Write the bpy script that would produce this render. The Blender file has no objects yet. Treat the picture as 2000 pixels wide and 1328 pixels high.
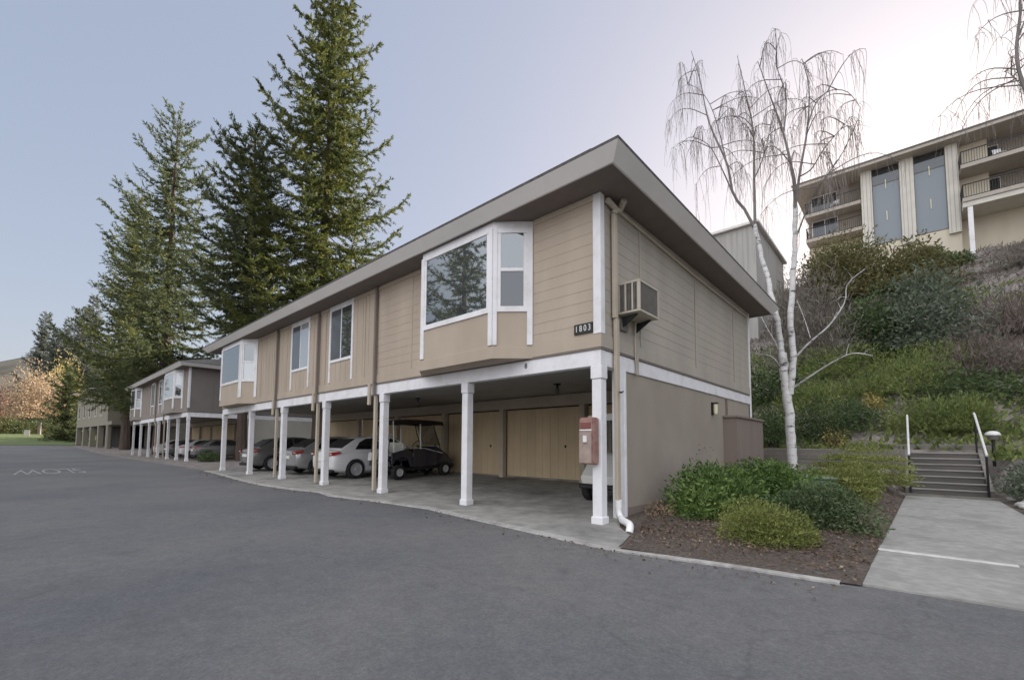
import bpy, bmesh, math, random
import numpy as np
from mathutils import Vector, Matrix, noise as mnoise
rnd = random.Random(7)
RNG = np.random.default_rng(11)
S = bpy.context.scene
COL = S.collection
R = math.radians

# ------------------------------------------------------------------ camera
F, CY, PITCH, ROLL, YAW = 864.4, 812.2, .0647, .0055, .7323      # px of the 2000 wide photograph, radians
CAM = np.array([3.531, -5.985, 1.2055])
_fw = np.array([-math.sin(YAW)*math.cos(PITCH), math.cos(YAW)*math.cos(PITCH), math.sin(PITCH)])
_r0 = np.array([math.cos(YAW), math.sin(YAW), 0.]); _u0 = np.cross(_r0, _fw)
_r = _r0*math.cos(ROLL)+_u0*math.sin(ROLL); _u = -_r0*math.sin(ROLL)+_u0*math.cos(ROLL)
cd = bpy.data.cameras.new('camera'); cam = bpy.data.objects.new('camera', cd); COL.objects.link(cam)
m = Matrix(((_r[0], _u[0], -_fw[0], CAM[0]), (_r[1], _u[1], -_fw[1], CAM[1]), (_r[2], _u[2], -_fw[2], CAM[2]), (0, 0, 0, 1)))
cam.matrix_world = m
cd.sensor_width = 36; cd.sensor_fit = 'HORIZONTAL'; cd.lens = 36*F/2000; cd.shift_y = (CY-664)/2000
cd.clip_end = 3000; cd.clip_start = .05
S.camera = cam

def ray(px, py): return _fw+_r*(px-1000)/F-_u*(py-CY)/F
def on(axis, px, py, v):
    d = ray(px, py); t = (v-CAM[axis])/d[axis]
    return tuple(CAM+t*d)
def at(px, t, z=0.):                      # ground position t metres deep on the bearing of a photo column
    d = ray(px, 866); p = CAM+d*t
    return (p[0], p[1], z)

# ------------------------------------------------------------------ ground heights
def sstep(a, b, v):
    t = np.clip((np.asarray(v, float)-a)/(b-a), 0, 1); return t*t*(3-2*t)
def hill(x, y):
    x = np.asarray(x, float); y = np.asarray(y, float)
    prof = np.interp(y, [8.8, 10.6, 12.2, 16, 42, 47, 80], [0, .75, 1.1, 2.9, 15.9, 16.2, 17])
    prof = prof+sstep(8, 30, x)*sstep(14, 34, y)*3
    h = prof*sstep(-140, -95, x)*(1+.5*sstep(-9, -18, x)*sstep(20, 46, y))  # extra height and length behind the buildings, out of view, added to block sun
    # behind the buildings the bank starts further back
    back = sstep(8.8, 14, y)
    h = np.where(x < .2, h*np.maximum(back, sstep(-.5, .2, x)), h)
    return h
def rise(x):
    x = np.asarray(x, float)
    return np.where(x < -55, .015*np.minimum(-55-x, 45), 0)+np.where(x < -104, np.minimum(.075*(-104-x), 2.2), 0)
def gz(x, y): return hill(x, y)+rise(x)
def bedz(x, y):
    x = np.asarray(x, float); y = np.asarray(y, float)
    return .05*np.clip(y-.2, 0, 10.5)*sstep(3.45, 2.5, x)
def H(px, py):                            # where the bearing of a photo point meets the bank
    d = ray(px, py); t = 8.
    while t < 120:
        p = CAM+d*t
        if p[2] < gz(p[0], p[1]) or t > 60: break
        t += .15
    return (p[0], p[1], float(gz(p[0], p[1]))), t

# ------------------------------------------------------------------ materials
MATS = {}
def nt(name):
    m = bpy.data.materials.new(name); m.use_nodes = True
    t = m.node_tree; b = t.nodes['Principled BSDF']
    MATS[name] = m
    return m, t, b
def mat(name, col, rough=.75, var=.12, vscale=3., bump=0., bscale=60., metal=0., spec=.4, streak=None, second=None, sscale=1.2, samt=.5):
    """plain paint or mineral surface with uneven tone; second = a colour of stains mixed in by a coarse noise"""
    m, t, b = nt(name); N, L = t.nodes, t.links
    tc = N.new('ShaderNodeTexCoord')
    n1 = N.new('ShaderNodeTexNoise'); n1.inputs['Scale'].default_value = vscale; n1.inputs['Detail'].default_value = 6
    if streak:
        mp = N.new('ShaderNodeMapping'); mp.inputs['Scale'].default_value = streak
        L.new(tc.outputs['Object'], mp.inputs[0]); L.new(mp.outputs[0], n1.inputs['Vector'])
    else: L.new(tc.outputs['Object'], n1.inputs['Vector'])
    rp = N.new('ShaderNodeValToRGB')
    rp.color_ramp.elements[0].position = .3; rp.color_ramp.elements[1].position = .7
    rp.color_ramp.elements[0].color = tuple(c*(1-var) for c in col)+(1,)
    rp.color_ramp.elements[1].color = tuple(min(1, c*(1+var)) for c in col)+(1,)
    L.new(n1.outputs['Fac'], rp.inputs[0]); out = rp.outputs[0]
    if second:
        n2 = N.new('ShaderNodeTexNoise'); n2.inputs['Scale'].default_value = sscale; n2.inputs['Detail'].default_value = 8; n2.inputs['Roughness'].default_value = .65
        L.new(tc.outputs['Object'], n2.inputs['Vector'])
        r2 = N.new('ShaderNodeValToRGB'); r2.color_ramp.elements[0].position = .48; r2.color_ramp.elements[1].position = .68
        L.new(n2.outputs['Fac'], r2.inputs[0])
        ml = N.new('ShaderNodeMath'); ml.operation = 'MULTIPLY'; ml.inputs[1].default_value = samt; L.new(r2.outputs[0], ml.inputs[0])
        mx = N.new('ShaderNodeMix'); mx.data_type = 'RGBA'; mx.inputs['B'].default_value = tuple(second)+(1,)
        L.new(ml.outputs[0], mx.inputs['Factor']); L.new(out, mx.inputs['A']); out = mx.outputs['Result']
    L.new(out, b.inputs['Base Color'])
    b.inputs['Roughness'].default_value = rough; b.inputs['Metallic'].default_value = metal; b.inputs['Specular IOR Level'].default_value = spec
    if bump:
        nb = N.new('ShaderNodeTexNoise'); nb.inputs['Scale'].default_value = bscale; nb.inputs['Detail'].default_value = 4
        L.new(tc.outputs['Object'], nb.inputs['Vector'])
        bp = N.new('ShaderNodeBump'); bp.inputs['Strength'].default_value = bump; bp.inputs['Distance'].default_value = .01
        L.new(nb.outputs['Fac'], bp.inputs['Height']); L.new(bp.outputs[0], b.inputs['Normal'])
    return m
def leafmat(name, cols, trans=.35, rough=.6):
    m, t, b = nt(name); N, L = t.nodes, t.links
    g = N.new('ShaderNodeNewGeometry'); rp = N.new('ShaderNodeValToRGB')
    e = rp.color_ramp.elements
    while len(e) < len(cols): e.new(.5)
    for i, c in enumerate(cols):
        e[i].position = i/(len(cols)-1); e[i].color = tuple(c)+(1,)
    tc = N.new('ShaderNodeTexCoord'); nz = N.new('ShaderNodeTexNoise'); nz.inputs['Scale'].default_value = .9; nz.inputs['Detail'].default_value = 3
    L.new(tc.outputs['Object'], nz.inputs['Vector'])
    mx = N.new('ShaderNodeMath'); mx.operation = 'MULTIPLY_ADD'; mx.inputs[1].default_value = .55; L.new(g.outputs['Random Per Island'], mx.inputs[0])
    ml = N.new('ShaderNodeMath'); ml.operation = 'MULTIPLY_ADD'; ml.inputs[1].default_value = 1.1; ml.inputs[2].default_value = -.32; L.new(nz.outputs['Fac'], ml.inputs[0])
    L.new(ml.outputs[0], mx.inputs[2]); L.new(mx.outputs[0], rp.inputs[0])
    L.new(rp.outputs[0], b.inputs['Base Color']); b.inputs['Roughness'].default_value = rough; b.inputs['Specular IOR Level'].default_value = .25
    tr = N.new('ShaderNodeBsdfTranslucent'); L.new(rp.outputs[0], tr.inputs['Color'])
    ms = N.new('ShaderNodeMixShader'); ms.inputs[0].default_value = trans
    L.new(b.outputs[0], ms.inputs[1]); L.new(tr.outputs[0], ms.inputs[2]); L.new(ms.outputs[0], N['Material Output'].inputs['Surface'])
    return m
def glassmat(name, col, refl=.4, rough=.02):
    m, t, b = nt(name); N, L = t.nodes, t.links
    b.inputs['Base Color'].default_value = tuple(col)+(1,); b.inputs['Roughness'].default_value = .5; b.inputs['Specular IOR Level'].default_value = .2
    gl = N.new('ShaderNodeBsdfGlossy'); gl.inputs['Color'].default_value = (.82, .88, .92, 1); gl.inputs['Roughness'].default_value = rough
    fr = N.new('ShaderNodeFresnel'); fr.inputs['IOR'].default_value = 1.5
    mm = N.new('ShaderNodeMath'); mm.operation = 'MULTIPLY_ADD'; mm.inputs[1].default_value = .8; mm.inputs[2].default_value = refl; mm.use_clamp = True
    L.new(fr.outputs[0], mm.inputs[0])
    ms = N.new('ShaderNodeMixShader'); L.new(mm.outputs[0], ms.inputs[0]); L.new(b.outputs[0], ms.inputs[1]); L.new(gl.outputs[0], ms.inputs[2])
    L.new(ms.outputs[0], N['Material Output'].inputs['Surface'])
    return m
def paint(name, col, rough=.3, metal=0.):
    m, t, b = nt(name)
    b.inputs['Base Color'].default_value = tuple(col)+(1,); b.inputs['Roughness'].default_value = rough; b.inputs['Metallic'].default_value = metal
    b.inputs['Coat Weight'].default_value = .6; b.inputs['Coat Roughness'].default_value = .08
    return m

# ------------------------------------------------------------------ object helpers
def tag(o, label=None, cat=None, group=None, kind=None):
    if label: o['label'] = label
    if cat: o['category'] = cat
    if group: o['group'] = group
    if kind: o['kind'] = kind
    return o
def empty(name, loc=(0, 0, 0), rz=0.):
    o = bpy.data.objects.new(name, None); COL.objects.link(o); o.empty_display_size = .2
    o.location = loc; o.rotation_euler = (0, 0, rz); return o
def npmesh(name, V, Fc, material, parent=None, smooth=False):
    me = bpy.data.meshes.new(name)
    me.from_pydata(np.asarray(V).tolist() if not isinstance(V, list) else V, [], np.asarray(Fc).tolist() if not isinstance(Fc, list) else Fc)
    me.materials.append(material)
    if smooth: me.polygons.foreach_set('use_smooth', [True]*len(me.polygons))
    o = bpy.data.objects.new(name, me); COL.objects.link(o)
    if parent: o.parent = parent
    return o
def copy_tree(o, parent=None):
    c = o.copy(); COL.objects.link(c); c.parent = parent
    for ch in list(o.children): copy_tree(ch, c)
    return c
class MB:
    def __init__(s): s.v = []; s.f = []
    def add(s, V, Fc):
        n = len(s.v); s.v += [tuple(map(float, p)) for p in V]; s.f += [tuple(i+n for i in f) for f in Fc]; return s
    def box(s, x0, x1, y0, y1, z0, z1):
        x0, x1 = sorted((x0, x1)); y0, y1 = sorted((y0, y1)); z0, z1 = sorted((z0, z1))
        return s.add([(x0, y0, z0), (x1, y0, z0), (x1, y1, z0), (x0, y1, z0), (x0, y0, z1), (x1, y0, z1), (x1, y1, z1), (x0, y1, z1)],
                     [(0, 3, 2, 1), (4, 5, 6, 7), (0, 1, 5, 4), (1, 2, 6, 5), (2, 3, 7, 6), (3, 0, 4, 7)])
    def prism(s, pts, z0, z1):
        """pts: plan polygon, anticlockwise; z0, z1 heights"""
        n = len(pts)
        V = [(p[0], p[1], z0) for p in pts]+[(p[0], p[1], z1) for p in pts]
        Fc = [tuple(range(n-1, -1, -1)), tuple(range(n, 2*n))]+[(i, (i+1) % n, n+(i+1) % n, n+i) for i in range(n)]
        return s.add(V, Fc)
    def slab(s, pts, d):
        """3-D polygon thickened by the vector d"""
        n = len(pts); V = [tuple(p) for p in pts]+[tuple(np.add(p, d)) for p in pts]
        return s.add(V, [tuple(range(n-1, -1, -1)), tuple(range(n, 2*n))]+[(i, (i+1) % n, n+(i+1) % n, n+i) for i in range(n)])
    def tube(s, path, r, n=8, cap=True):
        path = [np.array(p, float) for p in path]; k = len(path)
        rs = list(r) if hasattr(r, '__len__') else [r]*k
        V = []; prev = None
        for i, p in enumerate(path):
            d = path[min(i+1, k-1)]-path[max(i-1, 0)]; d = d/(np.linalg.norm(d)+1e-9)
            if prev is None:
                a = np.array([0, 0, 1.]) if abs(d[2]) < .9 else np.array([1., 0, 0])
                u = np.cross(d, a)
            else: u = prev-d*(prev@d)
            u = u/(np.linalg.norm(u)+1e-9); prev = u; w = np.cross(d, u)
            for j in range(n):
                a = 2*math.pi*j/n; V.append(p+(u*math.cos(a)+w*math.sin(a))*rs[i])
        Fc = [(i*n+j, i*n+(j+1) % n, (i+1)*n+(j+1) % n, (i+1)*n+j) for i in range(k-1) for j in range(n)]
        if cap: Fc += [tuple(range(n-1, -1, -1)), tuple(range((k-1)*n, k*n))]
        return s.add(V, Fc)
    def lathe(s, prof, origin=(0, 0, 0), axis='z', n=20, cap=True):
        V = []; 
        for (r, h) in prof:
            for j in range(n):
                a = 2*math.pi*j/n; c, q = r*math.cos(a), r*math.sin(a)
                V.append(np.add(origin, (c, q, h) if axis == 'z' else ((h, c, q) if axis == 'x' else (q, h, c))))
        k = len(prof)
        Fc = [(i*n+j, i*n+(j+1) % n, (i+1)*n+(j+1) % n, (i+1)*n+j) for i in range(k-1) for j in range(n)]
        if cap: Fc += [tuple(range(n-1, -1, -1)), tuple(range((k-1)*n, k*n))]
        return s.add(V, Fc)
    def build(s, name, material, parent=None, bevel=0., smooth=False, seg=1):
        me = bpy.data.meshes.new(name); me.from_pydata(s.v, [], s.f); me.materials.append(material)
        if bevel:
            bm = bmesh.new(); bm.from_mesh(me)
            ed = [e for e in bm.edges if len(e.link_faces) == 2 and e.calc_face_angle(0) > .5]
            bmesh.ops.bevel(bm, geom=ed, offset=bevel, segments=seg, affect='EDGES', clamp_overlap=True)
            bm.to_mesh(me); bm.free()
        if smooth:
            me.polygons.foreach_set('use_smooth', [True]*len(me.polygons))
            me.set_sharp_from_angle(angle=R(38))
        o = bpy.data.objects.new(name, me); COL.objects.link(o)
        if parent: o.parent = parent
        return o
def text_mesh(name, body, size, material, depth=.002, parent=None):
    cu = bpy.data.curves.new(name, 'FONT'); cu.body = body; cu.size = size; cu.extrude = depth; cu.align_x = 'CENTER'; cu.align_y = 'CENTER'
    tmp = bpy.data.objects.new(name+'_tmp', cu); COL.objects.link(tmp)
    bpy.context.view_layer.update()
    me = bpy.data.meshes.new_from_object(tmp.evaluated_get(bpy.context.evaluated_depsgraph_get()))
    bpy.data.objects.remove(tmp); bpy.data.curves.remove(cu)
    me.materials.clear(); me.materials.append(material)
    o = bpy.data.objects.new(name, me); COL.objects.link(o)
    if parent: o.parent = parent
    return o

# ------------------------------------------------------------------ palette
def asphalt_mat():
    m, t, b = nt('asphalt'); N, L = t.nodes, t.links; tc = N.new('ShaderNodeTexCoord')
    def noise(sc, det, ro=.6):
        n = N.new('ShaderNodeTexNoise'); n.inputs['Scale'].default_value = sc; n.inputs['Detail'].default_value = det; n.inputs['Roughness'].default_value = ro
        L.new(tc.outputs['Object'], n.inputs['Vector']); return n.outputs['Fac']
    def ramp(f, p0, p1, c0, c1):
        r = N.new('ShaderNodeValToRGB'); e = r.color_ramp.elements; e[0].position = p0; e[1].position = p1; e[0].color = (*c0, 1); e[1].color = (*c1, 1); L.new(f, r.inputs[0]); return r.outputs[0]
    def mix(f, a, c, mode='MIX'):
        x = N.new('ShaderNodeMix'); x.data_type = 'RGBA'; x.blend_type = mode
        for k, v in (('Factor', f), ('A', a), ('B', c)):
            if isinstance(v, (float, tuple)): x.inputs[k].default_value = v
            else: L.new(v, x.inputs[k])
        return x.outputs['Result']
    base = ramp(noise(.22, 5), .36, .64, (.112, .115, .125), (.158, .157, .155))
    v = N.new('ShaderNodeTexVoronoi'); v.inputs['Scale'].default_value = 75; L.new(tc.outputs['Object'], v.inputs['Vector'])
    grit = ramp(noise(38, 5, .75), .32, .72, (.80, .80, .81), (1.18, 1.18, 1.17)); o = mix(1., base, grit, 'MULTIPLY')
    peb = ramp(v.outputs['Color'], .25, .9, (.80, .80, .80), (1.22, 1.21, 1.19)); o = mix(.45, o, peb, 'MULTIPLY')
    mott = ramp(noise(5.5, 6, .7), .35, .68, (.90, .90, .91), (1.09, 1.09, 1.08)); o = mix(1., o, mott, 'MULTIPLY')
    st = ramp(noise(1.1, 7, .7), .59, .74, (0, 0, 0), (.9, .9, .9)); o = mix(st, o, (.085, .086, .09, 1.))
    # hairline cracks
    w = N.new('ShaderNodeTexVoronoi'); w.feature = 'DISTANCE_TO_EDGE'; w.inputs['Scale'].default_value = .16
    wn = N.new('ShaderNodeTexNoise'); wn.inputs['Scale'].default_value = 1.3; wn.inputs['Detail'].default_value = 6; L.new(tc.outputs['Object'], wn.inputs['Vector'])
    av = N.new('ShaderNodeVectorMath'); av.operation = 'MULTIPLY_ADD'; av.inputs[1].default_value = (1.6, 1.6, 0); L.new(wn.outputs['Color'], av.inputs[0]); L.new(tc.outputs['Object'], av.inputs[2]); L.new(av.outputs[0], w.inputs['Vector'])
    cr = ramp(w.outputs['Distance'], .0008, .0022, (.24, .24, .24), (0, 0, 0)); o = mix(cr, o, (.05, .05, .052, 1.))
    L.new(o, b.inputs['Base Color']); b.inputs['Roughness'].default_value = .88; b.inputs['Specular IOR Level'].default_value = .3
    bp = N.new('ShaderNodeBump'); bp.inputs['Strength'].default_value = .6; bp.inputs['Distance'].default_value = .006; L.new(noise(70, 4, .7), bp.inputs['Height']); L.new(bp.outputs[0], b.inputs['Normal'])
    return m
M_asphalt = asphalt_mat()
M_concrete = mat('concrete', (.29, .285, .265), .88, .22, 3.5, .25, 90, second=(.12, .115, .11), sscale=.75, samt=.85)
M_walk = mat('walk_concrete', (.315, .31, .29), .88, .16, 9, .3, 120, second=(.20, .195, .18), sscale=1.3, samt=.8)
M_pale = mat('pale_concrete', (.38, .37, .35), .85, .25, 9, .2, 90, second=(.19, .18, .17), sscale=2.2, samt=.8)
M_strip = mat('pale_strip', (.58, .57, .55), .85, .15, 9, .2, 90, second=(.40, .39, .37), sscale=2, samt=.6)
M_clear = None
M_mulch = mat('mulch', (.095, .077, .064), .95, .55, 26, 1., 45, second=(.07, .058, .05), sscale=3, samt=.6)
M_soil = mat('bank_soil', (.20, .175, .165), .95, .4, 3, .8, 12, second=(.13, .135, .09), sscale=.35, samt=.6)
M_lawn = mat('lawn', (.085, .115, .04), .95, .25, 8, .5, 40)
M_wall = mat('tan_siding', (.44, .368, .295), .8, .09, 1.6, .12, 120, streak=(1, 1, .25), second=(.40, .33, .25), sscale=.9, samt=.35)
M_wall_end = mat('grey_tan_siding', (.40, .365, .31), .8, .09, 1.6, .12, 120, streak=(1, 1, .25), second=(.36, .32, .28), sscale=.7, samt=.4)
M_stucco = mat('tan_plaster', (.335, .292, .248), .9, .07, 1.2, .3, 150, second=(.295, .25, .21), sscale=.8, samt=.5)
M_white = mat('white_trim', (.78, .78, .80), .6, .05, 4, .08, 60, streak=(1, 1, .2), second=(.56, .54, .50), sscale=2.6, samt=.5)
M_fascia = mat('fascia_paint', (.75, .725, .70), .7, .05, 3, .1, 40, streak=(.3, .3, 1), second=(.68, .645, .61), sscale=1.5, samt=.4)
M_soffit = mat('soffit_paint', (.20, .17, .15), .85, .06, 4, .1, 40)
M_ceiling = mat('carport_ceiling', (.34, .325, .30), .85, .1, 2, .1, 60)
M_shingle = mat('roof_shingle', (.13, .125, .12), .92, .35, 14, .5, 40)
M_ochre = mat('storage_siding', (.60, .475, .31), .8, .08, 2, .1, 60, streak=(1, 1, .2), second=(.50, .39, .245), sscale=.9, samt=.5)
M_tan_trim = mat('tan_trim', (.48, .42, .335), .75, .06, 3, .08, 50)
M_brown = mat('brown_boards', (.22, .18, .155), .85, .1, 3, .15, 50, streak=(1, 1, .15))
M_pvc = mat('white_pvc', (.80, .80, .79), .4, .04, 5)
M_dark = mat('dark_gap', (.03, .028, .026), .9, .2, 5)
M_black = mat('black_metal', (.025, .025, .027), .5, .2, 8, metal=.2)
M_steel = mat('galvanised_steel', (.68, .68, .66), .4, .1, 9, metal=.1)
M_acgrille = mat('grille_metal', (.17, .16, .145), .6, .15, 9, .1, 60)
M_accase = mat('beige_metal', (.47, .43, .35), .5, .07, 4)
M_red = mat('weathered_red', (.30, .165, .14), .75, .2, 9, .1, 50, second=(.37, .29, .25), sscale=6, samt=.6)
M_redglass = mat('reddish_clear_cover', (.33, .255, .22), .25, .2, 8, spec=.6)
M_glass = glassmat('window_glass', (.028, .034, .038), .20)
M_curtain = glassmat('curtained_glass', (.085, .09, .10), .05, .08)
M_pale_curtain = glassmat('white_curtained_glass', (.36, .37, .38), .2, .04)
M_plate = mat('number_plate', (.02, .02, .02), .5, .1, 6)
M_digit = mat('number_white', (.75, .75, .73), .5, .05, 6)
M_roadpaint = mat('road_paint', (.30, .30, .30), .8, .15, 12, second=(.115, .118, .128), sscale=2.2, samt=1.)
M_timber = mat('weathered_timber', (.20, .185, .165), .9, .22, 4, .3, 50, streak=(.2, 3, 3), second=(.12, .11, .10), sscale=2, samt=.5)
M_riser = mat('dark_timber', (.115, .108, .10), .92, .2, 4, .3, 50, streak=(.2, 3, 3))
M_tie = mat('stair_timber', (.27, .255, .235), .9, .22, 4, .3, 50, streak=(.2, 3, 3), second=(.17, .16, .15), sscale=2, samt=.5)
M_bark = mat('redwood_bark', (.085, .062, .05), .95, .35, 3, .8, 14, streak=(3, 3, .3))
M_twig = mat('twig', (.10, .08, .075), .9, .2, 6)
M_lamp = mat('lamp_glass', (.75, .70, .5), .4, .05, 6)
M_rubber = mat('tyre_rubber', (.02, .02, .021), .85, .15, 20)
M_rim = mat('alloy_rim', (.55, .55, .56), .45, .05, 8, metal=.15)
M_boxgreen = mat('green_box', (.20, .27, .23), .6, .08, 6)

# ================================================================== SETTING
def sheet(name, xs, ys, zf, material, kind='structure'):
    X, Y = np.meshgrid(xs, ys, indexing='ij'); Z = zf(X, Y)
    V = np.stack([X.ravel(), Y.ravel(), Z.ravel()], 1); nx, ny = len(xs), len(ys)
    I = np.arange(nx*ny).reshape(nx, ny)
    Fc = np.stack([I[:-1, :-1].ravel(), I[1:, :-1].ravel(), I[1:, 1:].ravel(), I[:-1, 1:].ravel()], 1)
    return tag(npmesh(name, V, Fc, material, smooth=True), kind=kind)
def rough_ground(X, Y):
    Z = gz(X, Y)
    k = sstep(11.5, 16, Y)*sstep(-80, -40, X)
    n = np.array([mnoise.fractal(Vector((x*.35, y*.35, 0)), 1., 2., 4) for x, y in zip(X.ravel(), Y.ravel())]).reshape(X.shape)
    cut = np.where((X > 3.25) & (X < 5.1) & (Y > 9) & (Y < 11.9), -.9, 0)     # room for the steps
    return Z+k*n*.45-.03+cut
gx = np.unique(np.concatenate([np.linspace(-1500, -130, 30), np.arange(-130, -20, 2.), np.arange(-20, 26, .5), np.linspace(26, 60, 18), np.linspace(60, 900, 14), [-55, -100, -104]]))
gy = np.unique(np.concatenate([np.linspace(-900, -40, 16), np.arange(-40, 8, 2.), np.arange(8, 48, .5), np.linspace(48, 90, 16), np.linspace(90, 900, 14)]))
sheet('ground', gx, gy, rough_ground, M_soil)
rx = np.unique(np.concatenate([np.arange(-130, -20, 2.), np.arange(-20, 42, 1.), [-55, -100, -104]]))
rx = rx[rx >= -103]
road = sheet('road', rx, np.array([-13, -10., -8., -6., -4., -2., -.35]), lambda X, Y: rise(X)-.012, M_asphalt)
tag(sheet('lawn', np.arange(-150, -101, 2.), np.arange(-16, 14, 2.), lambda X, Y: gz(X, Y)+.03, M_lawn))

# carport slab with its uneven front edge, a paler lip along it
edge = [(.96, -1.35), (.36, -1.29), (-1.29, -1.08), (-3.35, -.80), (-5.2, -.92), (-5.6, -1.02), (-6.6, -1.12), (-7.4, -.95), (-8.8, -1.16), (-10.8, -1.24), (-13, -1.1), (-16, -.80), (-19.4, -.55)]
b = MB(); n = len(edge)
for i in range(n-1):
    (xa, ya), (xb, yb) = edge[i], edge[i+1]
    if i: b.add([(xa, ya+.16, .0), (xb, yb+.16, .0), (xb, 0, .002), (xa, 0, .002)], [(0, 3, 2, 1)])
    else: b.add([(xa-.04, ya+.16, .0), (xb, yb+.16, .0), (xb, .0, .002), (.30, 0, .002), (.68, -.43, .002)], [(0, 4, 3, 2, 1)])
    if xb < .3: b.add([(min(xa, -.02), 0, .002), (xb, 0, .002), (xb, 4.9, .15), (min(xa, -.02), 4.9, .15)], [(0, 3, 2, 1)])
b.add([(-.02, 0, .002), (.30, 0, .002), (.04, .5, .016), (-.02, .5, .016)], [(0, 1, 2, 3)])
tag(b.build('pavement', M_concrete), kind='structure')
b = MB()
for i in range(n-1):
    (xa, ya), (xb, yb) = edge[i], edge[i+1]
    b.add([(xa, ya, -.02), (xb, yb, -.02), (xb, yb+.01, .004), (xa, ya+.01, .004), (xa, ya+.17, .005), (xb, yb+.17, .005)], [(0, 3, 2, 1), (3, 4, 5, 2)])
tag(b.build('kerb', M_pale), kind='structure')
# planting bed, its flush concrete edge, the walk
def bed_h(X, Y):
    nn = np.array([mnoise.fractal(Vector((x*2.2, y*2.2, 3)), 1., 2., 4) for x, y in zip(X.ravel(), Y.ravel())]).reshape(X.shape)
    return bedz(X, Y)+nn*.03*sstep(3.4, 3.1, X)*sstep(-1.2, -.8, Y)+.004
U_, V_ = np.meshgrid(np.linspace(0, 1, 46), np.concatenate([np.linspace(0, .25, 40), np.linspace(.25, 1, 60)[1:]]), indexing='ij')
YY = -1.28+V_*11.98
XL = np.where(YY < -.43, .68+(-.43-YY)*.304, np.where(YY < .5, np.interp(YY, [-.43, 0, .5], [.68, .30, .03]), -.005)); XX = XL+(3.19+.024*YY-XL)*U_
YY = np.maximum(YY, -1.33+.075*XX+.07)
I_ = np.arange(XX.size).reshape(XX.shape)
bed = tag(npmesh('planting_soil', np.stack([XX.ravel(), YY.ravel(), bed_h(XX, YY).ravel()], 1), np.stack([I_[:-1, :-1].ravel(), I_[1:, :-1].ravel(), I_[1:, 1:].ravel(), I_[:-1, 1:].ravel()], 1), M_mulch, smooth=True), kind='structure')
b = MB()
pts = [(.93, -1.36), (2.11, -1.17), (3.02, -1.09)]
for (xa, ya), (xb, yb) in zip(pts[:-1], pts[1:]):
    b.add([(xa, ya, -.02), (xb, yb, -.02), (xb, yb, .012), (xa, ya, .012), (xa, ya+.09, .012), (xb, yb+.09, .012), (xa, ya+.09, -.02), (xb, yb+.09, -.02)], [(0, 1, 2, 3), (3, 2, 5, 4), (4, 5, 7, 6)])
tag(b.build('bed_kerb', M_pale, bevel=.004), kind='structure')
b = MB(); b.prism([(3.17, -.97), (5.3, -.83), (5.05, .8), (3.2, .8)], -.05, .004)
tag(b.build('walkway_apron', M_walk), kind='structure')
b = MB(); ws_ = [.89, 2.6, 4.35, 6.1, 7.85, 9.6]
for a_, c_ in zip(ws_[:-1], ws_[1:]):
    f0, f1 = (a_-.89)/8.7, (c_-.012-.89)/8.7
    b.prism([(3.2+.22*f0, a_), (5.03-.08*f0, a_), (5.03-.08*f1, c_-.012), (3.2+.22*f1, c_-.012)], -.05, .008)
b.prism([(3.21, .9), (5.02, .9), (4.94, 9.7), (3.41, 9.55)], -.05, -.004)
tag(b.build('walkway', M_walk), kind='structure')
b = MB(); b.prism([(3.2, .8), (4.3, .8), (4.3, .885), (3.2, .885)], -.05, .013)
tag(b.build('walkway_strip', M_strip, bevel=.004), kind='structure')
# soil right of the walk
b = MB()
for i in range(14):
    y0, y1 = -.5+i*.8, -.5+(i+1)*.8
    z = lambda x, y: .05*max(0, (x-5.2))*max(0, min(1, (y)/3))
    for x0, x1 in ((4.93, 5.6), (5.6, 6.6), (6.6, 8)):
        b.add([(x0, y0, z(x0, y0)), (x1, y0, z(x1, y0)), (x1, y1, z(x1, y1)), (x0, y1, z(x0, y1))], [(0, 1, 2, 3)])
tag(b.build('bank_foot_soil', M_mulch), kind='structure')

# word on the road, read from the other direction
w = text_mesh('road_marking', 'SLOW', 1., M_roadpaint, .0)
w.data.transform(Matrix.Scale(2.0/2.75, 4, (1, 0, 0))); w.data.transform(Matrix.Scale(6.0, 4, (0, 1, 0)))
w.matrix_world = Matrix(((0, 1, 0, -23.3), (-1, 0, 0, -5.05), (0, 0, 1, .0), (0, 0, 0, 1)))
tag(w, 'faded white word SLOW painted on the grey asphalt road', 'road marking')

# leaf litter and stones in the bed
def scatter_quads(P, size, rng, flat=.35, asp=.6):
    n = len(P); d = rng.normal(size=(n, 3)); d[:, 2] *= flat; d /= np.linalg.norm(d, axis=1)[:, None]
    e = rng.normal(size=(n, 3)); e[:, 2] *= flat; e -= d*np.sum(d*e, 1)[:, None]; e /= np.linalg.norm(e, axis=1)[:, None]
    s = (size*(.6+.8*rng.random(n)))[:, None]
    V = np.stack([P-d*s*.5, P+e*s*asp*.5, P+d*s*.5, P-e*s*asp*.5], 1).reshape(-1, 3)
    return V, np.arange(4*n).reshape(n, 4)
n = 9000
P = np.stack([RNG.uniform(.1, 3.4, n), RNG.uniform(-1.2, 10, n)*RNG.random(n)**.5, np.zeros(n)], 1)
keep = (P[:, 1] > -1.2+.075*P[:, 0]) & (P[:, 1] > -.3-(P[:, 0]-.68)*3.2) & (P[:, 0] < 3.19+.024*P[:, 1]); P = P[keep]
P[:, 2] = bedz(P[:, 0], P[:, 1])+.02+.02*RNG.random(len(P))
V, Fc = scatter_quads(P, .038, RNG)
M_litter = leafmat('fallen_leaves', [(.05, .038, .03), (.11, .075, .055), (.19, .13, .09), (.36, .28, .21)], .1, .9)
tag(npmesh('leaf_litter', V, Fc, M_litter), 'brown fallen leaves and bark chips over the planting bed', 'leaf litter', kind='stuff')

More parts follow.
